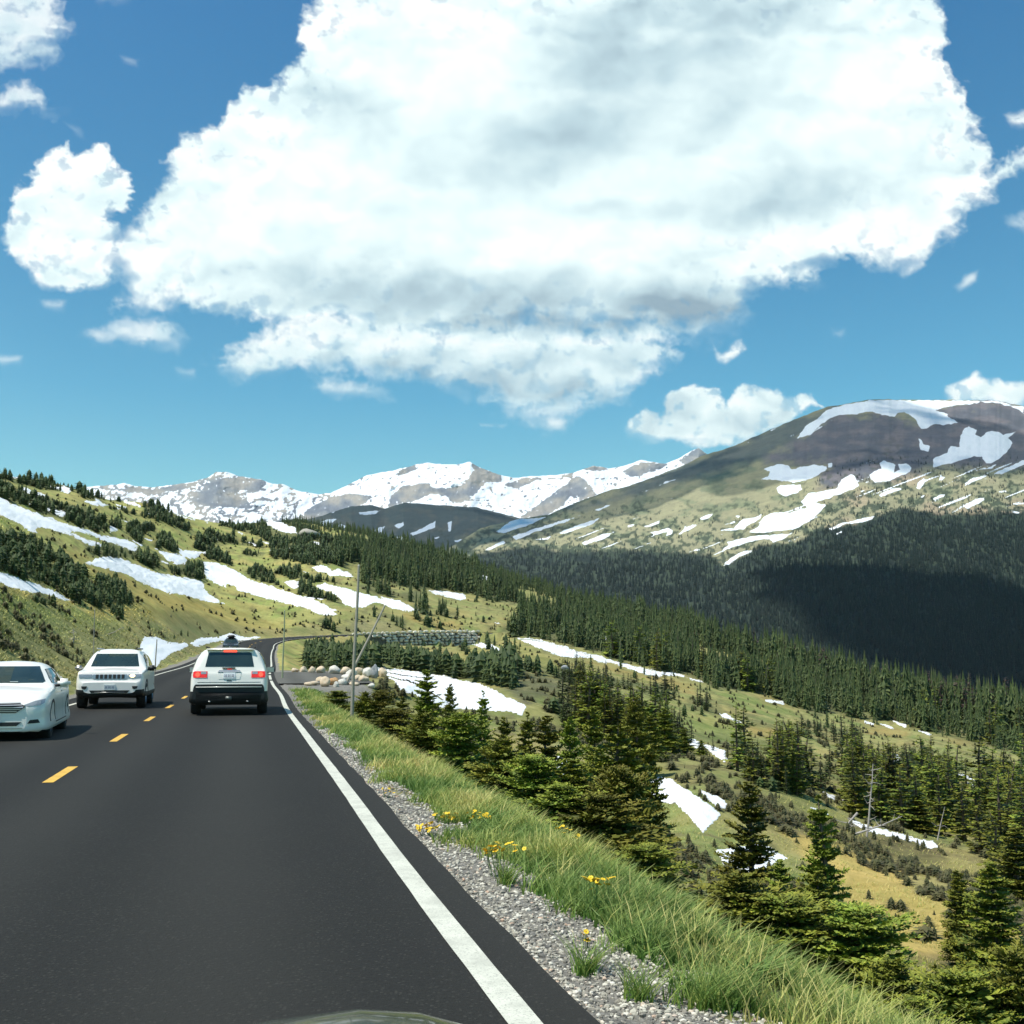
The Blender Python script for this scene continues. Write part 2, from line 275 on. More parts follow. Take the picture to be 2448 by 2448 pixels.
# ================================================================ outlines seen in the photo
SNOW = [  # (thickness, outline, label, )
 (.9, "a -160,430 0,490 60,515 110,560 200,590 330,640 450,690 560,720 700,780 850,830 950,850 1050,890 1200,930 1320,950 1440,980 1560,1050 1490,1060 1540,1100 1440,1095 1380,1060 1290,1030 1140,980 1010,930 850,880 790,880 900,940 1010,980 1130,1010 1125,1050 1000,1040 900,990 760,920 600,870 440,830 400,860 420,900 300,870 220,800 100,740 0,700 -160,620", "widest snow band running down from the left edge of the hill"),
 (.9, "a 900,1210 1010,1205 1040,1170 1200,1145 1300,1165 1400,1195 1520,1240 1650,1290 1750,1340 b 90,1040 200,1055 350,1090 400,1120 410,1190 480,1250 560,1300 630,1350 540,1350 450,1330 300,1290 150,1250 0,1230 a 1700,1500 1500,1420 1400,1355 1200,1300 1050,1260 950,1235", "long rounded snowbank in the middle of the left hill above tan grass"),
 (.7, "a -160,1290 0,1320 180,1380 330,1430 470,1480 640,1550 760,1620 790,1640 720,1640 600,1600 500,1570 430,1550 330,1550 200,1510 110,1490 0,1445 -160,1400", "lowest snow strip at the left edge, under the dark thicket"),
 (.4, "a 60,245 270,270 270,325 180,300 100,290", "small snow patch just under the left skyline, nearest the photo's left edge"),
 (.4, "a 200,400 310,390 350,440 430,440 540,490 500,500 380,480 300,460", "thin snow patch above the widest snow band at far left"),
 (.4, "a 540,365 640,390 700,380 795,395 790,440 740,460 650,430 560,395", "curved snow patch hanging under the skyline trees at upper left"),
 (.3, "a 1100,450 1190,470 1180,505 1140,500", "tiny snow spot among dark skyline shrubs of the left hill"),
 (.4, "a 915,535 1050,540 1045,510 1090,520 1130,560 1190,585 1150,605 1050,595 960,570", "pointed snow patch above a small tan clearing near the skyline"),
 (.4, "a 1280,485 1370,490 1400,540 1480,545 1550,590 1545,615 1460,590 1360,560 1330,510", "hooked snow patch below the skyline under the left snowy peaks"),
 (.3, "a 1265,570 1390,605 1395,628 1300,600", "short snow sliver left of the hooked snow patch"),
 (.3, "a 1660,600 1780,630 1780,665 1700,640 1660,620", "small square snow patch right of the hooked snow patch"),
 (.5, "a 310,550 390,580 450,600 560,620 700,650 775,690 740,695 700,725 650,705 600,690 500,650 430,610 330,590", "narrow snow tongue lying just above the widest band"),
 (.3, "a 1190,800 1300,850 1310,870 1210,890 1200,850", "small snow patch between thickets in the middle of the left hill"),
 (.3, "a 1400,750 1515,765 1510,785 1420,770", "slim snow streak below a dark row of shrubs on the left hill"),
 (.3, "a 1570,940 1680,970 1670,995 1580,960", "slim snow streak right of a round thicket on the left hill"),
 (.3, "a 1455,965 1570,1020 1560,1045 1480,1000", "snow scrap at the right tip of the widest band"),
 (.5, "a 1700,1060 1850,1100 b 0,790 130,800 230,860 200,910 110,925 60,900 0,880", "broken snow streak above the long rounded snowbank"),
 (.5, "b 130,740 230,765 440,770 455,820 380,800 300,860 230,850 130,810", "flat snow patch behind the domed bush at the head of the longest bank"),
 (.9, "b 345,875 530,890 640,930 720,960 820,1020 900,1080 1080,1130 1250,1190 1450,1255 1560,1270 1750,1295 1750,1315 1620,1300 1700,1340 1800,1390 1900,1430 1830,1430 1870,1465 1830,1485 1700,1475 1600,1445 1530,1400 1300,1350 1100,1300 900,1240 780,1205 740,1160 660,1140 640,1170 560,1140 430,1080 400,1000 390,930", "longest slanting snowbank, ending left of the tall snow pole"),
 (.4, "b 15,325 100,325 200,365 320,410 300,440 200,410 90,375 20,355", "snow strip on the upper left hill under the pale left peak"),
 (.3, "b 410,435 490,465 430,465", "tiny snow spot beside the strip under the pale left peak"),
 (.7, "b 1060,405 1240,435 1300,475 1400,500 1430,560 1475,600 1300,570 1200,540 1100,490 1070,450", "wedge shaped snow patch on the ridge beside a grey rock outcrop"),
 (.4, "b 965,390 1045,380 1030,450 980,430", "small snow patch touching the left end of the ridge wedge"),
 (.3, "b 1000,650 1130,680 1110,695 1010,665", "thin snow line in the grassy saddle below the ridge wedge"),
 (.3, "b 1180,690 1280,710 1230,725 1190,710", "snow speck in dark forest right of the grassy saddle"),
 (.3, "b 1295,705 1390,755 1330,745", "second snow speck in dark forest right of the grassy saddle"),
 (.4, "b 1260,1110 1400,1090 1460,1110 1450,1170 1390,1190 1330,1150", "leaf shaped snow patch above the longest snowbank"),
 (.5, "b 1580,950 1680,920 1760,930 1810,980 1900,960 c 0,385 60,400 115,450 90,465 0,455 b 1850,1040 1790,1060 1740,1010 1660,1000", "ragged snow patch among firs left of the snow pole top"),
 (.8, "b 1620,1140 1750,1125 1880,1160 c 0,565 160,620 280,650 380,670 370,700 440,690 420,670 530,690 640,730 740,770 840,825 720,840 600,820 500,790 440,760 360,745 270,770 240,800 140,800 40,775 0,760 b 1900,1300 1800,1220 1740,1210 1660,1180", "snowfield crossed by the tall snow pole and leaning pole"),
 (.3, "b 1450,975 1560,1005 1540,1020", "small snow bar left of the ragged patch among firs"),
 (.4, "b 1840,720 1932,760 c 0,150 50,190 30,225 0,220", "small snow patch on the ridge right of the grey rock outcrop"),
 (.6, "c 900,600 1050,600 1200,620 1320,635 1355,665 1350,710 1250,710 1150,680 1050,655 950,625", "smooth oval snow patch above the stone retaining wall"),
 (.5, "c 1390,385 1480,410 1600,450 1610,480 1580,510 1500,460 1410,440", "snow patch high in the dark forest right of centre"),
 (.3, "c 910,310 1000,330 995,370 930,345", "small snow gap in the dark forest above the oval patch"),
 (.3, "c 1230,350 1290,350 1270,430 1240,400", "upright snow gap in the dark forest right of the oval patch"),
 (.3, "c 1140,150 1200,160 1200,220 1150,180", "snow spot at the top edge of the dark forest below the green slope"),
 (.5, "c 1420,1200 1520,1175 1650,1200 1780,1285 1760,1300 1650,1265 1540,1240", "small domed snow patch right of the stone wall end"),
 (.8, "c 330,1440 460,1440 480,1470 600,1470 820,1490 900,1510 1150,1545 1300,1590 1480,1620 1650,1690 1800,1770 1932,1830 d 90,1100 40,1200 c 1800,1932 1500,1925 1100,1900 800,1760 640,1720 560,1600 450,1550", "big bright snowbank behind the roadside spruces and boulders"),
 (.6, "d -20,340 60,350 200,350 350,395 540,440 620,480 760,510 900,530 1000,580 1150,620 1300,655 1500,700 1700,720 1850,770 e 0,255 190,320 200,335 0,280 d 1700,760 1540,770 1400,760 1200,680 1000,620 880,620 800,570 620,565 430,550 330,500 150,430 0,370", "very long thin snow ribbon along the meadow's upper edge"),
 (.3, "d 440,95 520,100 680,145 650,160 500,130", "small snow bar in the forest above the long ribbon"),
 (.4, "d 890,320 1010,325 1000,390 960,430 920,390", "notched snow patch just above the long ribbon"),
 (.3, "d 1100,290 1165,290 1160,320 1100,320", "snow spot right of the notched patch"),
 (.4, "e 860,515 1085,530 1080,575 980,560 870,545", "straight edged snow patch at the back of the right meadow"),
 (.4, "e 350,670 450,665 515,720 640,775 560,780 490,740 400,710", "snow patch at the left end of the right green meadow"),
 (.5, "d 1810,1440 e 0,935 100,960 200,1010 300,1030 435,1080 440,1150 470,1190 420,1210 340,1150 280,1110 220,1060 100,1060 0,980", "snow streak between spruces at centre right"),
 (.3, "e 660,1230 740,1240 790,1290 700,1270", "small snow spot behind the pointed foreground spruce"),
 (.6, "l 430,430 510,440 600,500 700,570 712,590 640,660 580,590 530,540 430,540 420,480", "bright sloping snow tongue beside the pointed foreground spruce"),
 (.4, "l 620,480 720,520 760,570 700,560 650,520", "narrow snow lobe right of the bright sloping tongue"),
 (.5, "l 40,350 120,340 150,430 130,450 60,440", "snow seen through gaps in the big yellow green spruce"),
 (.4, "l 690,730 880,700 980,760 900,800 850,830 720,780", "snow low behind the trunk of the pointed foreground spruce"),
 (.2, "e 1360,1700 1450,1720 1570,1780 1540,1785 1380,1720", "thin snow dash on tan grass at centre right"),
 (.4, "e 1480,1510 1650,1580 1650,1630 1530,1590", "small snow patch under the straight row of spruces"),
 (.3, "e 1710,1610 1800,1650 1780,1690 1720,1640", "snow scrap right of the patch under the spruce row"),
 (.3, "f 170,370 290,410 280,440 180,410", "left snow piece on the far right meadow's back edge"),
 (.3, "f 330,410 430,420 515,470 490,480 390,440", "middle snow piece on the far right meadow's back edge"),
 (.4, "f 470,370 640,420 640,460 560,440 500,400", "brightest snow block on the far right meadow's back edge"),
 (.3, "f 760,475 850,500 930,540 900,545 770,500", "thin right snow piece on the far right meadow's back edge"),
 (.3, "f 100,710 175,725 165,765 120,750", "small snow square among the right spruces"),
 (.4, "f 340,740 450,760 540,755 600,810 600,860 520,840 440,820 370,800", "double snow patch among the right spruces"),
 (.3, "f 940,940 1040,955 1020,975 945,970", "short snow bar over a tan clearing at far right"),
 (.4, "f 1090,930 1200,945 1320,990 1420,1040 1390,1060 1250,990 1100,980", "snow streak over the tan clearing at far right"),
 (.3, "f 1285,1045 1390,1075 1380,1110 1300,1085", "lower snow block in the tan clearing at far right"),
 (.5, "f 0,1465 120,1500 230,1545 400,1580 560,1620 700,1660 800,1690 930,1700 1000,1770 890,1790 800,1750 700,1710 560,1680 400,1640 230,1610 100,1540 0,1490", "straight narrow snow strip above the brown brush and bare dead tree"),
 (.4, "f 760,1370 890,1370 910,1440 860,1450 810,1560 750,1500", "snow gap between spruces right of the bare dead tree"),
 (.4, "f 1170,1510 1240,1450 1350,1450 1400,1470 1500,1480 1520,1540 1430,1560 1300,1560 1200,1570", "broad snow gap low among the far right spruces"),
 (1.0, "m 950,200 1040,200 1110,235 1230,240 1250,265 1150,300 1090,340 1040,395 975,408 930,300 920,260", "thick plowed snowbank beside the left road edge"),
 (.8, "m 1250,243 1310,205 1440,200 1510,175 1620,200 1740,200 1600,224 1470,227 1400,237 1290,268", "thin snowbank along the road's left edge at the bend"),
]
_q = np.random.default_rng(44)
def streaks(cs, wmin, wmax, slope, lab):
    for cx, cy in cs:
        w_ = _q.uniform(wmin, wmax); h_ = w_*_q.uniform(.16, .30); n_ = 9; up, dn = [], []
        for k in range(n_+1):
            f = k/n_; e = math.sin(math.pi*f)**.6; x_ = cx+(f-.5)*w_; y_ = cy+(f-.5)*w_*slope; up.append((x_, y_-h_*e*_q.uniform(.3, .6))); dn.append((x_, y_+h_*e*_q.uniform(.25, .6)))
        SNOW.append((.3, 'S '+' '.join('%.1f,%.1f' % p_ for p_ in up+dn[::-1][1:-1]), lab))
streaks([(26, 1128), (150, 1160), (205, 1186), (250, 1172), (285, 1215), (330, 1190), (356, 1228), (300, 1246), (150, 1222), (96, 1206), (392, 1212), (420, 1190), (470, 1225), (505, 1205), (452, 1262), (545, 1232), (575, 1275), (520, 1290), (610, 1302), (655, 1318), (690, 1290), (735, 1330), (760, 1300), (352, 1330), (395, 1345)], 14, 34, .35, 'tiny broken snow streak among shrubs high on the left hill')
streaks([(865, 1345), (905, 1330), (1000, 1372), (1090, 1395), (1130, 1378), (1210, 1412), (1255, 1455), (1190, 1490), (1300, 1500), (1420, 1480), (1500, 1520), (1385, 1455), (1560, 1555), (1670, 1560), (1730, 1600), (1540, 1640)], 10, 24, .25, 'tiny snow gap among the dark firs of the middle slope')
SNOW = [(h, PX(p), l) for h, p, l in SNOW]; SNOWP = [p for _, p, _ in SNOW]
TREEZ = [(PX(p), k) for p, k in [   # thickets: outline, trees per 1000 square photo pixels
 ("a -160,130 0,165 250,220 550,262 800,310 1000,350 1250,398 1500,450 1932,520 1932,640 1600,560 1500,540 1250,560 900,500 820,440 530,440 350,400 100,330 -160,300", 10),
 ("a -100,330 0,350 150,400 300,440 560,500 700,560 850,580 1000,620 1050,700 1150,760 1180,870 1050,880 900,820 700,760 450,680 300,590 100,550 -100,480", 9),
 ("a -160,850 80,900 250,960 420,980 550,1050 700,1150 780,1280 930,1290 950,1450 1100,1400 1300,1390 1400,1580 1500,1680 1300,1690 1180,1720 1080,1740 950,1650 800,1640 700,1560 500,1470 200,1380 0,1310 -160,1280", 5),
 ("a 920,1010 1100,1050 1200,980 1400,1060 1560,1100 1700,1100 1740,1290 1650,1290 1500,1210 1400,1180 1000,1150", 8),
 ("a 340,1560 460,1500 560,1600 640,1720 500,1690 330,1640", 6), ("a 1200,1700 1310,1740 1340,1850 1250,1830", 8),
 ("a 1180,620 1500,700 1700,760 1650,720 1300,620", 14), ("a 1180,760 1300,770 1350,860 1200,840", 12), ("a 1400,800 1550,790 1750,860 1560,900 1560,1030 1450,960 1380,900", 10),
 ("a 1640,1040 1800,900 1932,1000 1932,1110 1800,1080", 10), ("a 1560,560 1932,560 1932,840 1800,780 1600,700", 12),
 ("b 0,210 400,270 700,280 1050,340 1450,420 1700,570 1932,640 1932,950 1700,900 1550,930 1400,880 1150,850 1120,700 1000,600 800,560 560,480 500,400 300,330 0,290", 16),
 ("b 0,370 100,380 260,540 200,550 0,480", 14), ("b 300,740 320,640 400,560 500,560 620,640 700,570 780,620 780,720 850,640 960,660 1100,720 1000,740 700,690 500,700 560,790 650,810 730,960 600,900 450,860 400,800", 11),
 ("b 0,900 100,930 220,880 340,890 390,960 410,1080 350,1080 200,1040 0,1000", 9), ("b 830,990 1000,940 1180,1060 1230,1150 1100,1130 900,1070", 9),
 ("b 1150,950 1400,950 1560,1060 1800,1070 1932,1150 1880,1130 1700,1100 1600,1130 1500,1100 1380,1080 1200,1010", 14),
 ("b 1400,1180 1480,1110 1600,1160 1750,1240 1850,1230 1932,1330 1932,1380 1750,1300 1450,1250", 12),
 ("b 780,820 900,770 1060,790 1060,830 780,830", 8), ("b 1650,1480 1780,1540 1860,1650 1700,1600", 9), ("b 0,600 100,680 120,790 0,760", 12),
 ("c -420,1170 0,1180 350,1210 640,1260 850,1280 1000,1340 1250,1400 1500,1420 1700,1380 1750,1440 1650,1560 1700,1640 1500,1610 1200,1560 860,1490 480,1440 0,1500 -420,1480", 9),
 ("c 0,20 600,60 1100,100 1250,230 1450,280 1932,420 1932,760 1600,720 1350,630 900,590 600,560 420,500 200,540 200,300 0,330", 15),
 ("c 200,540 420,500 600,620 850,600 900,700 740,740 560,680 380,660 180,600", 9), ("c 760,780 900,700 960,880 860,880", 9), ("c 1020,780 1100,760 1160,890 1060,890", 12), ("c 1160,850 1260,830 1270,930", 8),
 ("c 1330,1080 1560,1080 1600,1180 1700,1160 1730,1200 1650,1220 1330,1140", 8), ("c 1250,1200 1350,1190 1390,1250 1250,1260", 8), ("c 340,850 500,860 700,940 720,1060 600,1010 500,920", 8),
 ("c 1730,1080 1750,1000 1932,960 1932,1120", 8),
 ("d 0,-60 600,-20 1500,60 1700,140 1932,200 1932,760 1500,690 1150,610 1000,570 900,500 550,430 300,370 0,330", 10),
 ("d 380,700 560,650 750,760 900,740 1080,790 1300,820 1450,880 1500,840 1620,860 1640,960 1760,1010 1500,1040 1300,920 1100,880 900,1000 600,870 380,820", 7),
 ("S 1180,1560 1330,1600 1480,1660 1420,1700 1250,1660 1120,1620", 4), ("S 1300,1640 1620,1720 1640,1790 1480,1790 1330,1720", 3.5),
 ("e 0,0 1932,230 1932,660 1400,690 1250,610 1100,570 800,430 340,410 200,340 0,260", 7), ("e 0,480 380,520 420,640 350,690 0,610", 4),
 ("e 430,560 700,680 1100,760 1350,760 1500,800 1932,860 1932,1100 1500,950 1250,940 1050,860 700,810 500,650", 3.6),
 ("e 0,820 350,880 600,900 760,1000 1050,1000 1250,1050 1300,1150 1700,1260 1740,1450 1400,1450 1250,1600 900,1500 500,1300 440,1180 0,980", 2.9),
 ("f 0,120 1932,300 1932,760 1400,660 1000,545 700,465 400,370 0,345", 5), ("f 0,700 900,800 1932,950 1932,1932 1500,1700 1000,1600 0,1400", 3.2)]]
CLEARP = [PX(p) for p in ["a 520,425 900,500 990,590 1180,650 1100,640 800,540 560,490", "e 340,395 780,510 1100,600 1350,690 1250,730 950,660 480,500", "e 0,650 360,730 640,795 1030,850 1000,930 550,930 200,850 0,740",
 "e 1250,985 1400,965 1790,1115 1730,1230 1300,1100", "f 160,425 680,485 960,565 1350,610 1900,770 1880,860 1300,740 850,600 200,600", "f 1250,990 1420,1060 1480,1200 1250,1180 1150,1000",
 "e 90,1270 500,1440 1050,1550 1330,1700 1932,1850 1932,1932 400,1932", "f 0,1490 700,1720 1000,1790 1100,1932 0,1932", "l 1100,730 1250,780 1500,950 1932,1080 1932,1180 1400,1130 1150,900", "d 0,700 380,780 620,880 300,980 90,1080 0,1040"]]
TINTS = [(PX(p), c, w) for p, c, w in [   # soil and grass colours that belong to the ground itself
 ("b -900,1150 0,1250 500,1350 1000,1500 1350,1620 1250,1720 600,1650 0,1560 -900,1500", (.34, .25, .075), .8), ("a 900,1230 1400,1360 b 0,1240 560,1360 900,1450 0,1420 a 1000,1330", (.36, .25, .07), .8),
 ("a 700,1060 1000,1150 1030,1200 850,1200 650,1120", (.40, .28, .09), .8), ("a 0,1440 400,1580 800,1660 760,1700 300,1620 0,1500", (.38, .26, .09), .8), ("a 0,1600 900,1750 1400,1932 1100,2400 0,2400", (.115, .165, .04), .6),
 ("a 520,425 900,500 1180,650 800,560", (.30, .25, .11), .7), ("c 640,830 1310,960 1310,1040 700,930", (.42, .29, .085), .9), ("c 100,920 500,920 650,1080 0,1100", (.24, .21, .12), .7),
 ("c 1250,1240 1700,1300 1650,1420 1300,1400", (.40, .32, .09), .8), ("d 0,420 400,560 880,660 700,780 380,720 0,640", (.34, .31, .085), .7), ("d 700,580 1000,640 1932,860 1932,960 1500,860 900,680", (.42, .28, .08), .8),
 ("e 340,395 780,510 1100,600 1250,730 950,660 480,500", (.17, .25, .045), .8), ("e 0,650 360,730 640,795 550,930 200,850 0,740", (.22, .27, .06), .8), ("e 640,795 1030,850 1000,930 700,900", (.5, .32, .09), .9),
 ("e 780,450 1100,510 1120,600 860,560", (.38, .27, .09), .8), ("f 160,425 680,485 640,560 200,520", (.42, .27, .08), .8), ("f 1050,560 1370,600 1380,660 1200,660", (.42, .27, .08), .8), ("f 960,970 1240,1030 1400,1100 1240,1110", (.5, .32, .1), .8),
 ("l 680,470 900,520 1100,600 1600,700 1640,780 1400,760 1150,700 900,640 740,560", (.105, .07, .035), .9), ("l 940,640 1120,690 1450,800 1500,900 1932,1050 1932,1200 1500,1160 1150,940 1050,760", (.78, .53, .15), 1.),
 ("d 0,700 380,780 620,880 300,980 90,1080 0,1040 c 1700,1600", (.11, .09, .075), .9), ("l 1400,1130 1932,1180 1932,1330 1450,1250", (.14, .10, .05), .8)]]
# ---- tints evaluated per vertex
XV, YV, ZV = XG.ravel(), YG.ravel(), ZT.ravel()
pxv, pyv = proj(XV, YV, ZV); st_s, st_t, _ = (np.zeros(len(XV)) for _ in range(3))
nm = near.ravel(); st_t[:] = 99; st_s[nm] = s_; st_t[nm] = t_
g1 = fbm(XV/9, YV/9, 4, 31); g2 = fbm(XV/2.1, YV/2.1, 4, 37); g3 = fbm(XV/40, YV/40, 3, 41)
base = np.array([.36, .335, .115])[None]*np.ones((len(XV), 1)); green = np.array([.21, .29, .07]); straw = np.array([.44, .33, .12]); brown = np.array([.15, .10, .055])
def lerp(a, b, w): return a*(1-w[:, None])+b*w[:, None]
tint = lerp(base, green, sstep(.0, .55, g1+.4*g2)*.7); tint = lerp(tint, straw, sstep(.0, .55, -g1+.5*g3)*.6); tint = lerp(tint, brown, sstep(.15, .5, g2-g3*.3)*.65)
for p, c, w in TINTS:
    m = (pxv > p[:, 0].min()-30) & (pxv < p[:, 0].max()+30) & (pyv > p[:, 1].min()-30) & (pyv < p[:, 1].max()+30) & (YV > 12)
    if not m.any(): continue
    q = sstep(-10, 12, sdf(p, pxv[m], pyv[m])+8*g2[m]+6*g1[m])*w*(.75+.35*np.clip(g2[m]+.3, 0, 1)); tint[m] = lerp(tint[m], np.array(c)[None], np.clip(q, 0, 1))
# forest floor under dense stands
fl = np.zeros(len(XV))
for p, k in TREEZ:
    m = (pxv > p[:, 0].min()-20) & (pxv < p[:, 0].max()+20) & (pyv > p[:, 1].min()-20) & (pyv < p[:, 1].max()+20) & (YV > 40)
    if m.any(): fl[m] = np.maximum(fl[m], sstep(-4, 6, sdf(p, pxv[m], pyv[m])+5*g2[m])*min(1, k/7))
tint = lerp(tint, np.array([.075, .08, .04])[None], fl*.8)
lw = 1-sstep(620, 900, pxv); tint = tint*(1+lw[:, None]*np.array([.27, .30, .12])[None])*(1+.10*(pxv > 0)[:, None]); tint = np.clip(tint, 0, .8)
# roadside: gravel, then the green bank
grav = sstep(ASR-.3, ASR-.1, st_t)*(1-sstep(.80, 1.15, st_t+.22*g2+.35*sstep(6, 14, st_s))); grav = np.where(st_t > 50, 0, grav)
grav = np.maximum(grav, sstep(49, 54, st_s)*(1-sstep(80, 88, st_s))*sstep(.2, .4, st_t)*(1-sstep(3.4, 5.4, st_t)))
gl = sstep(-ASL-.3, -ASL, -st_t)*(1-sstep(-ASL+.8, -ASL+1.8, -st_t+.4*g2)); grav = np.maximum(grav, gl*.8)
bank = sstep(.6, 1.0, st_t)*(1-sstep(3.5, 7, st_t))*(YV < 60)
tint = lerp(tint, np.array([.10, .135, .045])[None], bank*.9)
cutb = sstep(-ASL+.8, -ASL+2, -st_t)*(1-sstep(-ASL+5, -ASL+9, -st_t))*(YV < 260)
tint = lerp(tint, np.array([.27, .23, .11])[None], cutb*.6)
def ground_mat():
    m, nt, b = newmat('alpine_ground'); P = geo(nt)
    n1 = noise(nt, P, 1.3, 8, .7); n2 = noise(nt, P, 9, 6, .7); n3 = noise(nt, P, .12, 6, .65)
    c = attr(nt, 'tint', True)
    c = mix(nt, ramp(nt, n1, [(.35, 0.), (.7, 1.)]), mix(nt, .40, c, (.09, .115, .035)), mix(nt, .25, c, (.5, .45, .22)))
    c = mix(nt, ramp(nt, n3, [(.4, 0.), (.62, .55)]), c, mix(nt, .6, c, (.05, .085, .02)))
    c = mix(nt, ramp(nt, n2, [(.62, 0.), (.70, .5)]), c, (.42, .38, .25))
    vor = setin(N(nt, 'ShaderNodeTexVoronoi'), {'Scale': 38.}); L(nt, P, vor.inputs['Vector'])
    gc = mix(nt, vor.outputs['Color'], (.13, .125, .105), (.46, .44, .38)); gc = mix(nt, ramp(nt, vor.outputs['Distance'], [(.25, 0.), (.6, .8)]), gc, (.06, .055, .045))
    sp = noise(nt, P, 120, 3, .7); gc = mix(nt, sp, gc, (.30, .29, .25))
    gm = ramp(nt, N_add(nt, attr(nt, 'gravel'), noise(nt, P, 7, 6, .75), .7), [(.75, 0.), (.95, 1.)])
    L(nt, mix(nt, gm, c, gc), b.inputs['Base Color']); b.inputs['Roughness'].default_value = .95; b.inputs['Specular IOR Level'].default_value = .15
    bump(nt, N_add(nt, n1, n2, .4), b, .7, .25)
    return m
def N_add(nt, a, b, kb=1.):
    m = N(nt, 'ShaderNodeMath', operation='MULTIPLY_ADD'); L(nt, b, m.inputs[0]); m.inputs[1].default_value = kb; L(nt, a, m.inputs[2]); return m.outputs[0]
GM = ground_mat()
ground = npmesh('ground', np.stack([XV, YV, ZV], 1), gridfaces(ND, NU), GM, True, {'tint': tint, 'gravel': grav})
tag(ground, kind='structure')
# ground behind and around the camera, and the far valley floor
def flat(name, z, x0, x1, y0, y1, n, mat, f=None, tintc=(.2, .19, .08)):
    X, Y = np.meshgrid(np.linspace(x0, x1, n), np.linspace(y0, y1, n)); Zz = np.full(X.shape, z) if f is None else f(X, Y)
    o = npmesh(name, np.stack([X.ravel(), Y.ravel(), Zz.ravel()], 1), gridfaces(n, n), mat, True, {'tint': np.tile(tintc, (n*n, 1)), 'gravel': np.zeros(n*n)}); tag(o, kind='structure'); return o
def backz(X, Y):
    s, t, z = road_st(X, Y); r = -.06-.5*np.clip(t-2.3, 0, 30)+.4*np.clip(-t-9, 0, 60); return (r+np.where((t < 2) & (t > -9), 0, .0)).reshape(X.shape)-.02
flat('ground', 0, -60, 60, -38, 1.35, 60, GM, backz)
flat('valley_floor', -185, -10000, 10000, -2500, 12500, 40, GM, None, (.10, .12, .05))
# ================================================================ the road
def ribbon(name, s0, s1, t0, t1, dz, mat, ds=.5, nt=2, uv=True, jag=0.):
    s = np.arange(s0, s1+ds*.5, ds); T = np.linspace(t0, t1, nt); V = []
    for k, t in enumerate(T):
        tt = np.full(len(s), t)
        if jag and k == nt-1: tt = tt+jag*fbm(s/.7, s*0+3, 4, 5)
        if jag and k == 0: tt = tt-jag*fbm(s/.7, s*0+9, 4, 5)
        x, y, z = road_pt(s, tt); V.append(np.stack([x, y, z+dz], 1))
    V = np.stack(V, 1).reshape(-1, 3); Fc = gridfaces(len(s), nt)[:, ::-1]
    return npmesh(name, V, Fc, mat, True, {'across': np.tile(T, len(s)), 'along': np.repeat(s, nt)})
def asphalt_mat(name='asphalt', base=.0135):
    m, nt, b = newmat(name); P = geo(nt)
    n1 = noise(nt, P, 160, 3, .8); n2 = noise(nt, P, 1.1, 6, .7); n3 = noise(nt, P, 26, 4, .8); n4 = noise(nt, P, 45, 2, .9)
    c = mix(nt, ramp(nt, n1, [(.25, 0.), (.75, 1.)]), (base*.30, base*.31, base*.24), (base*2.0, base*2.0, base*1.55)); c = mix(nt, ramp(nt, n4, [(.35, 0.), (.68, .55)]), c, (base*2.4, base*2.3, base*2.1)); c = mix(nt, ramp(nt, n3, [(.3, .5), (.45, 0.)]), c, (base*.35, base*.35, base*.33)); c = mix(nt, ramp(nt, n2, [(.35, .0), (.65, .45)]), c, (base*1.35, base*1.3, base*1.2))
    # paler polished wheel paths, darker oil strip, running along the road
    w = setin(N(nt, 'ShaderNodeTexWave', wave_type='BANDS', bands_direction='X'), {'Scale': .0})
    ac = attr(nt, 'across'); sn = N(nt, 'ShaderNodeMath', operation='SINE'); mu = N(nt, 'ShaderNodeMath', operation='MULTIPLY'); L(nt, ac, mu.inputs[0]); mu.inputs[1].default_value = 2*math.pi/1.72; L(nt, mu.outputs[0], sn.inputs[0])
    nt.nodes.remove(w)
    c = mix(nt, maprange(nt, N_add(nt, sn.outputs[0], noise(nt, P, .35, 4), 1.2), -.4, 1.7, 0, .75), c, (base*2.3, base*2.25, base*1.9))
    c = mix(nt, ramp(nt, noise(nt, P, 55, 2, .9), [(.70, 0.), (.76, .45)]), c, (.20, .19, .16))
    vo = setin(N(nt, 'ShaderNodeTexVoronoi'), {'Scale': 46.}); L(nt, P, vo.inputs['Vector']); sx = N(nt, 'ShaderNodeSeparateColor'); L(nt, vo.outputs['Color'], sx.inputs[0])
    st = N(nt, 'ShaderNodeMath', operation='MULTIPLY'); L(nt, ramp(nt, sx.outputs[0], [(.72, 0.), (.80, 1.)]), st.inputs[0]); L(nt, ramp(nt, vo.outputs['Distance'], [(.25, 1.), (.45, 0.)]), st.inputs[1])
    c = mix(nt, st.outputs[0], c, (base*3.2, base*3.1, base*2.6))
    L(nt, c, b.inputs['Base Color']); b.inputs['Roughness'].default_value = .85; b.inputs['Specular IOR Level'].default_value = .22; bump(nt, n3, b, .8, .012)
    return m
AM = asphalt_mat()
road = ribbon('road', -36, RS[-1]-1, ASL, ASR, 0, AM, .6, 9, jag=.035); tag(road, kind='structure')
def paint_mat(name, c):
    m, nt, b = newmat(name); P = geo(nt); n = noise(nt, P, 90, 4, .8); n2 = noise(nt, P, 4, 5, .7)
    col = mix(nt, ramp(nt, n, [(.36, .75), (.46, 0.)]), c, (.12, .12, .11)); col = mix(nt, ramp(nt, n2, [(.38, .55), (.58, 0.)]), col, tuple(x*.6 for x in c))
    L(nt, col, b.inputs['Base Color']); b.inputs['Roughness'].default_value = .7; return m
WP = paint_mat('white_paint', (.66, .66, .54)); YP = paint_mat('yellow_paint', (.80, .47, .06))
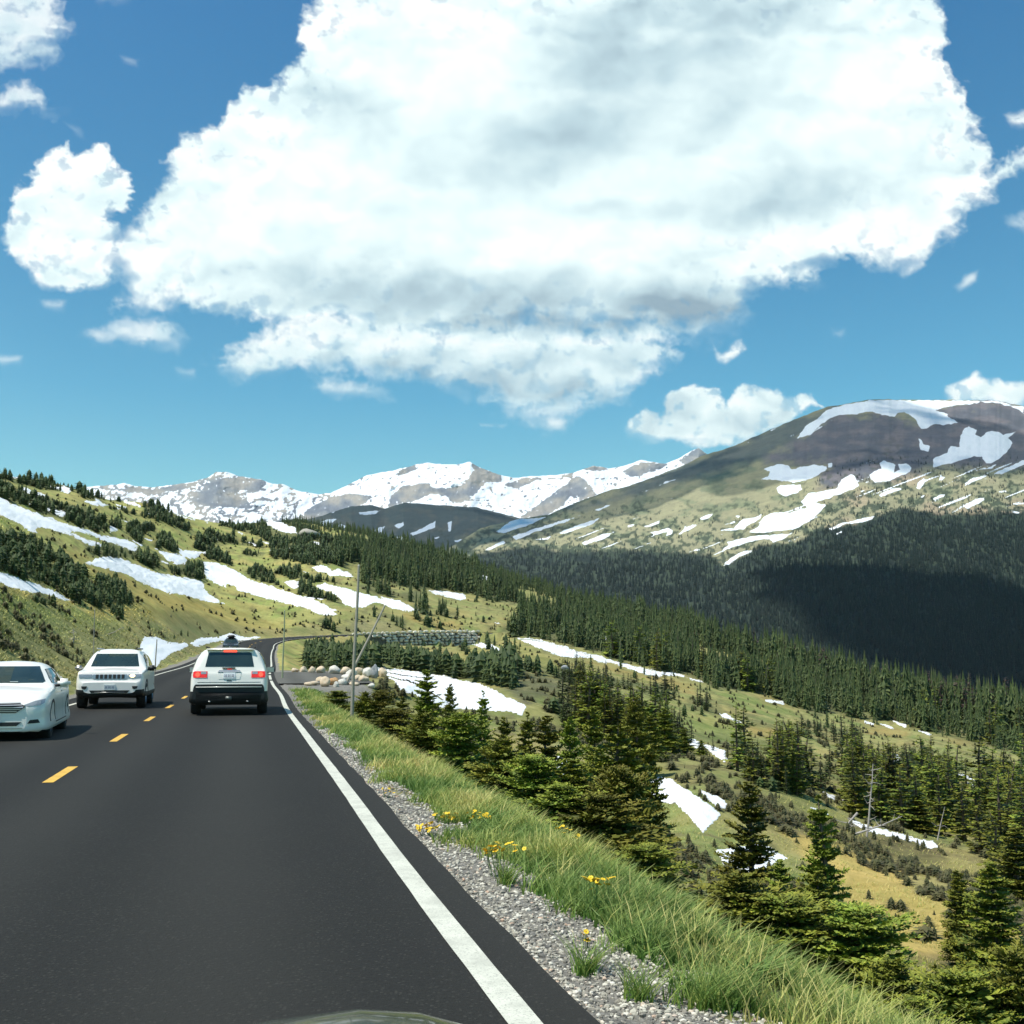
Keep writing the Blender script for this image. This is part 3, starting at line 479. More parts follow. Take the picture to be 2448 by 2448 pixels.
for a, b_ in ((-34, 61.5), (63.2, 70), (73, RS[-1]-2)): tag(ribbon('road_marking', a, b_, -.075, .065, .004, WP, .5, jag=.004), kind='structure')
tag(ribbon('road_marking', -34, RS[-1]-2, ASL+.62, ASL+.75, .004, WP, .5), kind='structure')
# centre dashes: found from the photo (13.9 - 16.0 m away, then every 6.9 m)
dash0 = road_st([-6.1], [15.1])[0][0]
for k in range(-3, 28):
    c = dash0+6.95*k
    if c < 200: tag(ribbon('road_marking', c-1.05, c+1.05, CLT-.07, CLT+.06, .004, YP, .3), kind='structure')
# pull-out beside the road with its boulders
pullout = ribbon('pullout', 58, 77, ASR-.02, 5.0, .006, asphalt_mat('pullout_asphalt', .06), .6, 8)
V = np.empty(len(pullout.data.vertices)*3, dtype=np.float32); pullout.data.vertices.foreach_get('co', V); V = V.reshape(-1, 3)
V[:, 2] = np.maximum(V[:, 2], zat(V[:, 0], V[:, 1])+.02); pullout.data.vertices.foreach_set('co', V.ravel()); tag(pullout, kind='structure')
# ================================================================ snow patches
def snow_mat():
    m, nt, b = newmat('old_snow'); P = geo(nt); n = noise(nt, P, .8, 6, .65); n2 = noise(nt, P, 7, 5, .7)
    c = mix(nt, n, (.80, .83, .84), (.90, .905, .89)); c = mix(nt, ramp(nt, n2, [(.62, 0.), (.75, .3)]), c, (.6, .56, .48))
    c = mix(nt, maprange(nt, attr(nt, 'rim'), 0, 1, .25, 0), c, (.62, .58, .50))
    L(nt, c, b.inputs['Base Color']); b.inputs['Roughness'].default_value = .6; b.inputs['Specular IOR Level'].default_value = .2; bump(nt, n, b, .35, .4); return m
SM = snow_mat()
for th, p, lab in SNOW:
    w, h = np.ptp(p, 0); st = 2.0 if w*h < 40000 else 2.6
    xs = np.arange(p[:, 0].min()-6, p[:, 0].max()+6, st); ys = np.arange(p[:, 1].min()-6, p[:, 1].max()+6, st*.7)
    X, Y = np.meshgrid(xs, ys); ed = min(5.5, .12*min(w, h)+1.5); bank_ = 'plowed' in lab; th = th*(2.2 if bank_ else 1)
    sd = sdf(p, X, Y)+ed*.55*fbm(X/14, Y/8, 4, 77)+ed*.25*fbm(X/4, Y/3, 2, 78)
    Hh = hit(X.ravel(), Y.ravel()); sdr = sd.ravel(); ok = (sdr > -1.2) & ~np.isnan(Hh[:, 0]); Hh = np.nan_to_num(Hh)
    pxm = Hh[:, 1]/F; th = th*.42; lift = th*sstep(0, 1, np.clip((sdr-.3)*pxm/(th*5+.2), 0, 1)); lift = np.where(sdr < .3, -.10*(pxm*6+.3), lift)
    Vv = Hh.copy(); Vv[:, 2] += lift+.02
    Fc = gridfaces(len(ys), len(xs), ok); dd = Vv[Fc][:, :, 1]
    Fc = Fc[(dd.max(1)-dd.min(1)) < .12*dd.min(1)+.5][:, ::-1]
    if len(Fc) < 2: continue
    lb = np.arange(len(Vv))
    for _ in range(400):
        m_ = lb[Fc].min(1); nb_ = lb.copy(); np.minimum.at(nb_, Fc.ravel(), np.repeat(m_, 4)); nb_ = nb_[nb_]
        if (nb_ == lb).all(): break
        lb = nb_
    u_, c_ = np.unique(lb[Fc[:, 0]], return_counts=True); Fc = Fc[lb[Fc[:, 0]] == u_[c_.argmax()]]
    Vv, Fc, at_ = compact(Vv, Fc, {'rim': np.clip(sdr/5, 0, 1)})
    o = npmesh('snow_patch', Vv, Fc, SM, True, at_); tag(o, lab, 'snow patch', 'snow patches left on the slopes')

def tint_at(X, Y):
    a = np.clip((np.asarray(X)/Y-UG[0])/(UG[1]-UG[0]), 0, NU-1).astype(int); b_ = np.clip((np.log(Y)-LD[0])/(LD[1]-LD[0]), 0, ND-1).astype(int); return tint[b_*NU+a]
# ================================================================ far mountains
def mountain(name, x0, x1, nx, ny, sil, ybot, D0, D1, relief, seed, matfn, extra=True, dpow=1.0):
    """slope seen between an outline and its foot: each row of the surface is further away and higher"""
    xs = np.linspace(x0, x1, nx); ys = np.interp(xs, sil[:, 0], sil[:, 1])+1.6*fbm(xs/22, xs*0+seed, 4, seed)
    t = np.linspace(0, 1, ny)[:, None]**1.0; yb = ybot(xs) if callable(ybot) else np.full(nx, float(ybot))
    PY = yb[None]*(1-t)+ys[None]*t; PXX = np.repeat(xs[None], ny, 0); Dd = D0*(D1/D0)**(t**dpow)
    wr = relief*(ridged(PXX/130+.4*PY/130, PY/90, 4, seed)*.6+fbm(PXX/45, PY/30, 5, seed+9)*.6)
    Dd = Dd*(1+wr)*(1+0*PXX)
    X, Y, Z = at(PXX, PY, Dd)
    rows = [(X, Y, Z, PXX, PY)]
    # the far side of the summit line falls away behind it, the foot runs down into the valley
    back = [(X[-1:]*f, Y[-1:]*f, Z[-1:]*1.0-(f-1)*Y[-1:]*.45, PXX[-1:], PY[-1:]) for f in (1.03, 1.12, 1.5)]
    foot = [(X[:1]*f, Y[:1]*f, Z[:1]-(1-f)*Y[:1]*.9, PXX[:1], PY[:1]) for f in (.7, .85)]
    allr = foot+rows+back; X, Y, Z, PXX, PY = [np.concatenate([q[i] for q in allr], 0) for i in range(5)]
    nr = X.shape[0]; m, attrs = matfn(PXX.ravel(), PY.ravel())
    o = npmesh(name, np.stack([X.ravel(), Y.ravel(), Z.ravel()], 1), gridfaces(nr, nx), m, True, attrs); tag(o, kind='structure')
    return o, (xs, ys, yb, D0, D1, relief, seed, dpow)
def mpoint(info, px, py):
    xs, ys, yb, D0, D1, relief, seed, dpow = info; y1 = np.interp(px, xs, ys); y0 = np.interp(px, xs, yb); t = np.clip((py-y0)/(y1-y0), 0, 1)
    d = D0*(D1/D0)**(t**dpow)*(1+relief*(ridged(px/130+.4*py/130, py/90, 4, seed)*.6+fbm(px/45, py/30, 5, seed+9)*.6))
    return np.stack(at(px, py, d), 1)
def far_mat(name, snowc=(.80, .84, .86), nscale=.02):
    m, nt, b = newmat(name); P = geo(nt); c = attr(nt, 'tint', True); n = noise(nt, P, nscale, 8, .68); n2 = noise(nt, P, nscale*7, 6, .7)
    c = mix(nt, n, mix(nt, .45, c, (.03, .035, .04)), mix(nt, 1., c, (1.55, 1.5, 1.4), 'MULTIPLY')); c = mix(nt, ramp(nt, n2, [(.45, 0.), (.7, .45)]), c, mix(nt, .6, c, (.03, .035, .03)))
    s = attr(nt, 'snow'); s2 = N_add(nt, s, N_add(nt, n2, n, .5), .22); f = ramp(nt, s2, [(.62, 0.), (.68, 1.)])
    L(nt, mix(nt, f, c, snowc), b.inputs['Base Color']); b.inputs['Roughness'].default_value = .9; b.inputs['Specular IOR Level'].default_value = .1
    bump(nt, n, b, .6, 12.); return m
# ---- the broad mountain on the right
SIL_R = PX("S 1010,1345 1080,1306 1150,1262 1243,1240 1312,1230 1380,1200 1454,1173 g 0,900 200,830 400,750 550,690 700,610 800,585 860,565 1000,520 1150,450 1300,385 1450,320 1700,220 1850,160 h 0,210 100,165 230,150 400,115 520,95 900,99 1600,104 1700,108 1850,145 1932,155 S 2560,985 2700,1010 2800,1040")
SNOW_R = [PX(p) for p in ["g 1560,460 1640,340 1750,270 1850,185 1932,165 h 60,175 230,160 270,140 400,118 520,98 900,100 1600,105 1700,112 1850,150 1932,160 1932,240 1880,190 1800,165 1700,135 1540,125 1400,150 1280,155 1180,180 1120,195 1160,210 1240,230 1230,250 1300,290 1390,350 1340,320 1250,325 1180,340 1120,320 1060,350 1030,370 980,370 960,350 940,300 890,250 830,220 770,225 740,260 650,245 530,220 460,215 380,240 260,240 170,260 60,330 0,380 g 1932,260 1800,350 1680,430 1600,450",
 "g 1500,430 1540,415 1545,435 1500,448", "h 1090,640 1220,590 1250,520 1330,530 1340,440 1380,360 1420,340 1500,370 1490,420 1530,440 1590,390 1690,385 1740,420 1870,385 1790,450 1830,500 1780,580 1700,650 1640,690 1580,690 1540,630 1480,625 1330,670 1250,690 1190,700 1090,730",
 "h 500,790 560,750 610,730 590,680 640,655 720,685 750,700 730,770 780,740 765,690 840,685 910,725 880,770 780,810 700,850 560,870 510,830",
 "g 1240,740 1390,690 1480,700 1520,740 1600,715 1740,695 1840,710 1850,740 1740,810 1600,860 1540,865 1350,845 1230,835 1300,800 1310,765", "g 1850,690 1895,675 1890,730 1850,730", "g 1370,910 1420,885 1600,880 1620,930 1560,970 1450,995 1390,960",
 "g 1600,1040 1670,960 1800,940 1932,915 h 240,835 340,780 380,820 420,900 300,950 130,1010 0,1050 g 1830,1060 h 105,1065 60,1130 0,1180 g 1800,1160 1700,1210 1640,1250 1530,1300 1250,1330 1090,1330 1200,1270 1250,1180 1350,1135 1500,1140 1650,1090",
 "g 840,1310 980,1280 1060,1200 1180,1185 1240,1150 1240,1200 1100,1270 1080,1300 960,1310", "g 990,1170 1065,1160 1020,1195", "g 885,1250 990,1215 1000,1235 900,1265", "g 870,1490 930,1440 910,1410 1150,1355 1440,1335 1530,1335 1440,1390 1340,1420 1310,1390 1180,1400 1060,1440 930,1480",
 "g 880,1620 950,1560 1050,1500 1160,1485 1140,1510 1020,1560 940,1625", "g 555,1510 640,1470 680,1485 600,1510", "g 660,1190 750,1150 815,1140 760,1190 680,1215", "g 455,1350 510,1300 530,1260 550,1275 600,1245 660,1250 620,1280 550,1310 490,1345",
 "g 190,1325 280,1310 370,1280 425,1300 410,1340 350,1365 360,1330 230,1335", "g 145,1270 240,1235 305,1205 290,1245 180,1285", "g 0,1260 75,1240 60,1265 0,1280", "g 275,1095 330,1075 320,1095", "g 295,890 350,850 480,820 440,845 340,880", "g 130,950 230,915 180,945", "g 1290,390 1420,335 1330,390", "g 1095,495 1155,475 1120,500",
 "h 580,980 640,940 740,910 810,905 800,935 720,955 610,1005", "h 925,920 960,850 1010,815 1020,860 970,930", "h 1130,850 1160,805 1215,810 1180,850", "h 1380,880 1430,830 1540,795 1610,800 1520,840 1400,885", "h 1645,785 1700,755 1800,710 1932,650 S 2560,1090 2570,1110 h 1932,700 1800,760 1720,790", "h 1445,730 1500,745 1570,735 1690,685 1640,735 1500,748",
 "h 970,1000 1060,945 1050,965 990,1005", "h 795,1050 860,1015 850,1035 800,1055", "h 1090,1010 1150,975 1205,970 1190,1000 1100,1025", "h 1365,1080 1440,1045 1480,1005 1560,1005 1570,1030 1470,1080 1400,1110", "h 1690,940 1780,935 1770,955 1690,960", "h 1835,1050 1932,1045 1932,1070 1850,1065", "h 1800,1120 1905,1140 1890,1155 1830,1150",
 "h 130,1290 230,1240 350,1215 450,1190 550,1170 530,1210 400,1240 280,1250 160,1310", "h 185,1330 260,1305 250,1330 200,1350", "h 390,950 480,925 430,955", "h 445,860 510,850 480,870", "h 950,440 985,470 1010,510 1075,525 1045,580 970,560",
 "i 1025,650 1100,600 1240,590 1180,620 1060,660", "i 1095,670 1250,620 1390,580 1330,610 1180,660 1110,690", "i 1190,685 1260,670 1250,685", "i 1285,655 1380,620 1470,590 1440,620 1300,665", "i 975,730 1060,685 1070,700 1000,730", "i 1440,560 1550,520 1460,565", "i 1380,700 1480,660 1530,650 1490,680 1400,710"]]
ROCK_R = PX("k 660,430 700,370 800,320 880,270 980,190 1180,180 1300,180 1420,240 1530,200 1490,150 1720,110 1960,140 2100,300 2100,480 1932,440 1800,450 1480,440 1430,480 1150,520 980,560 900,530 980,430 820,430 740,430")
SHADE_BAND_R = PX("k -400,640 -120,600 0,540 250,440 500,340 740,230 1020,130 1040,160 850,290 700,360 600,430 500,450 250,520 0,600 -200,660")
FOR_R = PX("S 1090,1345 1147,1322 1283,1303 1330,1317 1500,1314 1600,1318 1700,1326 1728,1352 1790,1322 1815,1302 1900,1302 1950,1264 2050,1252 2110,1228 2160,1213 2260,1230 2448,1222 2700,1215 2900,1215 2900,1900 1000,1900 1000,1400")
def mat_r(px, py):
    n1 = fbm(px/60, py/25, 5, 101); n2 = fbm(px/14, py/9, 4, 103); n3 = fbm(px/150, py/60, 3, 105)
    c = lerp(np.tile([.25, .24, .145], (len(px), 1)), np.array([.165, .185, .11])[None], sstep(-.1, .4, n1)); c = lerp(c, np.array([.29, .24, .16])[None], sstep(.0, .5, n3)*sstep(1850, 2100, px))
    w = sstep(-14, 16, sdf(ROCK_R, px, py)+16*n1+6*n2); c = lerp(c, lerp(np.tile([.085, .09, .115], (len(px), 1)), np.array([.14, .125, .14])[None], sstep(-.2, .4, n1)), w*.95)
    w = sstep(-10, 14, sdf(SHADE_BAND_R, px, py)+10*n1); c = lerp(c, np.array([.075, .095, .10])[None], w*.85)  # cloud shade along the ridge, painted into the slope tint
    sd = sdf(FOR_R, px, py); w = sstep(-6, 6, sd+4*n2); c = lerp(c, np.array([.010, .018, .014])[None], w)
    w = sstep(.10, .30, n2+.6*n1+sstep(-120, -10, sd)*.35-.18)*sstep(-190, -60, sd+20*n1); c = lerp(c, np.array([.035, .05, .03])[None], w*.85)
    sn = sdfs(SNOW_R, px, py); sn = .5+np.clip((sn+1.6+2.2*n2)/4.5, -1, 1)*.5
    rx_, ry_ = px+py*1.8, py+px*.38; st_ = fbm(rx_/60, ry_/9, 4, 161); zone = sstep(-170, -60, sd)*(1-sstep(-8, 4, sd))*sstep(1200, 1400, px)
    sn2 = .5+np.clip((st_-.40)*6-(1-zone)*3, -1, 1)*.5
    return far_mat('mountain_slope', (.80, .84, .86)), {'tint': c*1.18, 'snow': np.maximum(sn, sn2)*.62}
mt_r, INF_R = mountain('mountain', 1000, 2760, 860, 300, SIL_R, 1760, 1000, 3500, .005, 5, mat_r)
# ---- low dark hill at the end of the valley
SIL_M = PX("S 560,1262 700,1240 i 230,600 300,585 340,570 420,545 510,540 560,556 640,530 800,540 950,550 1100,588 1250,620 1500,700")
SNOW_M = [PX(p) for p in ["i 280,615 320,600 370,595 310,635", "i 350,630 380,618 412,635 370,640", "i 445,570 550,560 520,580 460,582", "i 320,578 355,562 350,575", "i 500,655 540,632 565,628 550,655 520,665", "i 595,625 640,610 645,625 620,640", "i 665,660 720,635 775,605 775,635 720,655 680,670", "i 825,612 845,605 840,650 828,655", "i 610,672 645,670 640,690 612,685", "i 765,675 800,670 780,685", "i 850,690 890,680 870,700", "i 985,680 1040,668 1020,682", "i 250,690 300,670 280,700", "i 740,735 790,725 770,745"]]
def mat_m(px, py):
    n1 = fbm(px/50, py/22, 5, 201); n2 = fbm(px/10, py/6, 4, 203)
    c = lerp(np.tile([.06, .085, .085], (len(px), 1)), np.array([.10, .11, .095])[None], sstep(0, .5, n1)); c = lerp(c, np.array([.22, .22, .12])[None], sstep(1275, 1300, py+8*n1)*sstep(1080, 1120, px)*.9)
    c = lerp(c, np.array([.035, .05, .035])[None], sstep(.1, .4, n2)*.7*sstep(1240, 1275, py))
    sn = sdfs(SNOW_M, px, py); return far_mat('hill_slope', (.74, .80, .84), .015), {'tint': c, 'snow': (.5+np.clip((sn+1.6+1.6*n2)/4, -1, 1)*.5)*.62}
mt_m, INF_M = mountain('hill', 470, 1700, 520, 90, SIL_M, 1420, 2600, 4600, .005, 15, mat_m)
# ---- snowy range on the horizon
SIL_D = PX("S 100,1220 200,1165 j 590,232 640,225 700,240 780,247 900,232 1000,217 1060,197 1110,170 1160,165 1230,190 1330,205 1400,228 1460,232 1530,265 1640,282 1700,275 1780,237 1880,186 i 480,416 560,400 600,394 700,368 740,362 800,368 870,370 920,357 960,382 1040,412 1100,426 1180,418 1250,416 1350,405 1440,374 1500,386 1560,377 1640,350 1740,367 1800,342 1850,312 1880,300 1932,338 2000,390 2300,450")
ROCK_D = [PX(p) for p in ["i 610,412 640,392 692,374 690,388 650,405", "i 590,505 640,462 740,452 760,472 850,470 900,455 940,395 925,362 960,385 1050,415 1050,440 980,442 940,492 900,522 850,530 820,500 760,490 650,530 580,545",
 "i 1140,590 1250,510 1370,420 1400,440 1450,495 1400,512 1340,500 1300,542 1230,587", "i 215,600 240,560 330,512 420,492 500,505 470,540 560,556 400,560 300,600", "j 985,312 1040,260 1090,200 1160,205 1230,198 1330,208 1362,230 1330,262 1280,270 1240,262 1200,262 1210,290 1260,312 1290,352 1000,335",
 "j 640,240 780,262 960,230 1020,222 960,250 860,262 760,285 660,262", "i 1560,400 1640,360 1740,372 1700,392 1600,420", "i 1800,352 1850,318 1880,302 1932,340 1880,345 1830,370", "i 1400,388 1440,376 1490,388 1470,396", "i 1070,455 1130,430 1200,428 1180,445 1100,470", "i 1310,420 1350,408 1350,420"]]
def mat_d(px, py):
    n1 = ridged(px/34+py/60, py/26, 4, 301); n2 = fbm(px/9, py/7, 4, 303); n3 = fbm(px/60, py/40, 3, 305)
    c = lerp(np.tile([.22, .23, .24], (len(px), 1)), np.array([.31, .29, .26])[None], sstep(-.1, .4, n3)); c = lerp(c, np.array([.14, .16, .20])[None], sstep(0, .5, -n3)*.8)
    rk = sdfs(ROCK_D, px, py)+3*n2+3*n1; rock = sstep(-2, 3, rk)*sstep(-.35, .15, n2+.3+.3*n1); rock = np.maximum(rock, sstep(.56, .72, n1+.3*n2-.24*sstep(700, 880, px)))
    return far_mat('snowy_range', (.80, .83, .85), .006), {'tint': c, 'snow': (1-rock)*.62}
mt_d, INF_D = mountain('mountain', 60, 2200, 1100, 150, SIL_D, 1330, 6500, 9000, .016, 25, mat_d)
# ================================================================ sky, clouds, sun, camera
SUN_EL, SUN_AZ = 60.0, None
sd = Vector((-.80, -.50, 0)).normalized(); sunv = Vector((sd.x*math.cos(math.radians(SUN_EL)), sd.y*math.cos(math.radians(SUN_EL)), math.sin(math.radians(SUN_EL))))
SKYS = .12; ROT = math.atan2(sunv.x, sunv.y)
def sky_node(nt):
    s = N(nt, 'ShaderNodeTexSky', sky_type='NISHITA'); s.sun_disc = False; s.sun_elevation = math.radians(SUN_EL); s.sun_rotation = ROT
    s.altitude = 3300; s.air_density = 1.0; s.dust_density = .3; s.ozone_density = 1.6; return s
w = bpy.data.worlds.new('World'); SC.world = w; w.use_nodes = True; wn = w.node_tree
bg = wn.nodes['Background']; s = sky_node(wn); 
def tinted(nt, sk, vec):
    sx = N(nt, 'ShaderNodeSeparateXYZ'); L(nt, vec, sx.inputs[0])
    return mix(nt, 1., sk, ramp(nt, sx.outputs[2], [(0., (1.16, 1.42, .80)), (.22, (.50, 1.14, 1.02)), (.55, (.30, .98, 1.18))]), 'MULTIPLY')
L(wn, tinted(wn, s.outputs[0], N(wn, 'ShaderNodeTexCoord').outputs['Generated']), bg.inputs[0]); bg.inputs[1].default_value = SKYS
sun = bpy.data.lights.new('sun', 'SUN'); sun.energy = 4.2; sun.angle = math.radians(.53); sun.color = (1, .955, .87)
so = link(bpy.data.objects.new('sun', sun)); so.rotation_euler = sunv.to_track_quat('Z', 'Y').to_euler()
# --- cloud outlines (photo pixels, 1932 scale)
CL = [(PX("D 600,-60 590,0 575,60 560,110 520,150 430,190 415,235 340,250 325,290 320,330 270,380 215,420 200,500 230,580 320,590 400,600 490,612 650,628 880,640 1080,632 1262,640 1330,625 1400,605 1425,545 1550,522 1600,490 1640,512 1690,512 1790,470 1850,400 1885,345 1932,335 2000,300 2000,240 1932,290 1872,318 1840,200 1790,100 1782,20 1760,-60"), 18, 28, 1.), (PX("D 400,682 430,650 490,612 560,590 900,600 1260,615 1268,660 1250,700 1200,750 1120,765 1050,770 950,765 870,738 640,712 590,705 520,714 440,717"), 30, 30, .88), (PX("D 860,700 1200,690 1180,760 1070,800 1010,812 940,790"), 36, 30, .6), (PX("D 1400,560 1430,600 1380,640 1300,650 1250,620"), 40, 20, .7),
 (PX("D 60,300 120,265 150,285 205,275 235,320 245,380 200,420 225,470 210,540 140,550 90,545 40,510 10,480 0,420 30,380 50,340"), 10, 20, .97), (PX("D -60,-60 90,-20 150,40 150,70 105,105 60,140 20,130 -60,120"), 30, 34, .75), (PX("D -40,165 60,160 120,200 110,225 60,215 -40,210"), 24, 22, .7),
 (PX("D 150,622 240,595 320,600 370,645 330,668 260,660 170,652"), 26, 16, .7), (PX("D 330,692 368,692 372,716 333,715"), 20, 10, .5), (PX("D 600,706 740,730 750,758 640,752 590,730"), 22, 14, .7), (PX("D 1180,790 1210,772 1250,780 1275,740 1310,722 1345,732 1370,760 1400,727 1450,730 1500,750 1540,742 1562,765 1500,790 1430,835 1330,850 1240,832 1192,818"), 9, 16, .97),
 (PX("D 1340,650 1360,662 1400,636 1412,655 1370,690 1352,680"), 9, 8, .9), (PX("D 1780,725 1810,712 1840,697 1862,712 1960,730 1960,772 1780,765"), 10, 12, .95), (PX("D 1800,543 1822,518 1852,510 1845,532 1812,553"), 14, 6, .8), (PX("D 1890,212 1960,200 1960,255 1905,240"), 14, 10, .8),
 (PX("D 1895,405 1960,390 1960,455 1900,432"), 22, 12, .5), (PX("D 1030,782 1070,790 1062,812 1034,805"), 12, 6, .7), (PX("D 903,797 958,801 950,811 908,806"), 14, 4, .6), (PX("D -20,667 45,672 40,690 -20,690"), 14, 6, .6), (PX("D 225,100 262,112 258,128 232,120"), 14, 6, .4), (PX("D 1560,615 1600,620 1590,645 1570,638"), 22, 7, .4),
 (PX("D 120,225 150,240 165,265 140,258"), 24, 8, .4), (PX("D 70,565 125,565 115,590 80,585"), 20, 8, .6), (PX("D 160,-20 260,-20 230,10 180,5"), 24, 10, .5)]
GREY = [(1030, 262, 240, 85, -.2, .42), (1180, 110, 260, 95, -.1, .42), (1340, 20, 300, 60, 0, .50), (900, 560, 420, 48, .05, .55), (1290, 585, 150, 40, .05, .85), (1080, 610, 330, 26, 0, .75), (640, 210, 120, 60, .6, .28), (700, 520, 300, 40, .05, .15), (1450, 380, 220, 70, -.35, .28), (1000, 730, 260, 40, .1, .42), (1400, 180, 190, 60, -.5, .25), (520, 660, 90, 30, 0, .1), (1400, 800, 160, 30, 0, .35), (1180, 690, 60, 40, 0, .35), (760, 690, 200, 22, .1, .35)]
LITE = [(900, 130, 150, 130, 0, .55), (560, 380, 210, 70, -.4, .35), (1640, 160, 120, 120, 0, .35), (1250, 455, 420, 38, -.06, .5), (780, 330, 200, 70, .2, .3), (130, 440, 90, 60, 0, .35), (560, 640, 110, 26, 0, .5), (400, 540, 200, 30, 0, .3), (1520, 255, 45, 26, 0, .4), (1560, 440, 150, 30, -.2, .35), (900, 650, 160, 16, 0, .3), (1150, 640, 100, 14, 0, .3)]
nxs, nys = 980, 660
gx = np.linspace(-190, 2640, nxs); gy = np.linspace(-170, 1640, nys); PXs, PYs = np.meshgrid(gx, gy); PXf, PYf = PXs.ravel(), PYs.ravel()
wx = 40*fbm(PXf/125, PYf/100, 6, 401, .58); wy = 34*fbm(PXf/125, PYf/100, 6, 411, .58)
bil = 1-np.abs(perlin(PXf/46+wx/60, PYf/40+wy/60, 421))*1.6; bil2 = 1-np.abs(perlin(PXf/19+wx/30, PYf/17+wy/30, 423))*1.6; fine = fbm(PXf/13, PYf/11, 4, 431, .6)
cover = np.zeros(len(PXf)); depth = np.zeros(len(PXf))
for p, soft, am, w_ in CL:
    m = (PXf > p[:, 0].min()-150) & (PXf < p[:, 0].max()+150) & (PYf > p[:, 1].min()-130) & (PYf < p[:, 1].max()+130)
    sdv = sdf(p, PXf[m]+wx[m]*am/26, PYf[m]+wy[m]*am/26); f_ = sdv+am*(.34*(bil[m]-.5)+.22*(bil2[m]-.5)+.15*fine[m])
    under = sstep(.35, .9, (PYf[m]-p[:, 1].min())/max(1, np.ptp(p[:, 1]))); sf = soft*1.35*(.8+1.1*under*fbm(PXf[m]/120, PYf[m]/60, 2, 71)**2*4+.5*under)
    cv = sstep(-sf*.25, sf*1.35, f_)*w_; cover[m] = 1-(1-cover[m])*(1-cv); depth[m] = np.maximum(depth[m], np.clip(sdv, 0, 400)*w_)
# wisps eat holes into the thin parts
hole = sstep(.15, .55, fbm(PXf/60, PYf/50, 5, 441, .6))*np.exp(-depth/90); cover = cover*(1-.65*hole)
def blobs(Ls):
    r = np.zeros(len(PXf)); x = PXf/K+14*fbm(PXf/150, PYf/110, 4, 451); y = PYf/K+14*fbm(PXf/150, PYf/110, 4, 461)
    for cx, cy, rx, ry, a, k in Ls:
        dx, dy = x-cx, y-cy; u = (dx*math.cos(a)+dy*math.sin(a))/rx; v = (-dx*math.sin(a)+dy*math.cos(a))/ry; r = np.maximum(r, k*np.exp(-(u*u+v*v)*.9))
    return r
def hgt(dx, dy):
    x, y = PXf+dx+wx*.8, PYf+dy+wy*.8; a = fbm(x/260, y/170, 4, 471, .5); b = 1-np.abs(perlin(x/120, y/90, 481)); c = 1-np.abs(perlin(x/52, y/42, 483)); return a+.42*b+.12*c
rel = (hgt(0, 0)-hgt(-20, -32))*(.35+.9*np.exp(-depth/110))      # how much each billow stands towards the sunlit side
br = .83+.38*rel+.30*blobs(LITE)-.80*blobs(GREY)-.10*sstep(0, 160, depth)*sstep(.0, 1, fbm(PXf/220, PYf/130, 3, 491)+.2)+.10*np.exp(-depth/26)  # light and shade on the clouds, painted as vertex brightness on the dome
br = np.clip(br, .18, 1.0)
dx_, dy_, dz_ = ray(PXf, PYf); n_ = np.sqrt(dx_**2+dy_**2+dz_**2); R_ = 32000.
m, nt, b = newmat('sky_with_clouds'); nt.nodes.remove(b)
em = N(nt, 'ShaderNodeEmission'); L(nt, em.outputs[0], nt.nodes['Material Output'].inputs[0])
sk = sky_node(nt); gp = geo(nt); vn = N(nt, 'ShaderNodeVectorMath', operation='NORMALIZE'); L(nt, gp, vn.inputs[0]); L(nt, vn.outputs[0], sk.inputs[0])
sc_ = N(nt, 'ShaderNodeVectorMath', operation='SCALE'); L(nt, tinted(nt, sk.outputs[0], vn.outputs[0]), sc_.inputs[0]); sc_.inputs['Scale'].default_value = SKYS
cn = noise(nt, gp, .0016, 6, .65); cb = N_add(nt, attr(nt, 'brightness'), cn, .10)
cc = ramp(nt, cb, [(.22, (.25, .35, .42)), (.55, (.46, .60, .65)), (.80, (.68, .81, .82)), (1.0, (.86, .91, .89))])
cov = ramp(nt, N_add(nt, attr(nt, 'cover'), cn, .10), [(.07, 0.), (1.0, 1.)])
L(nt, mix(nt, cov, sc_.outputs[0], cc), em.inputs[0]); m.cycles.emission_sampling = 'NONE'
sky = npmesh('sky', np.stack([dx_/n_*R_, dy_/n_*R_, dz_/n_*R_], 1), gridfaces(nys, nxs), m, True, {'cover': cover, 'brightness': br}); tag(sky, kind='structure')
cam = bpy.data.cameras.new('camera'); cam.sensor_width = 36; cam.lens = 36*F/2448; cam.clip_start = .05; cam.clip_end = 90000
co = link(bpy.data.objects.new('camera', cam)); co.location = (0, 0, CH); co.rotation_euler = (math.pi/2+PIT, 0, 0); SC.camera = co
SC.render.resolution_x = SC.render.resolution_y = 1024
SC.view_settings.view_transform = 'Standard'; SC.view_settings.look = 'None'; SC.view_settings.exposure = .38; SC.view_settings.gamma = 1
SC.render.engine = 'CYCLES'

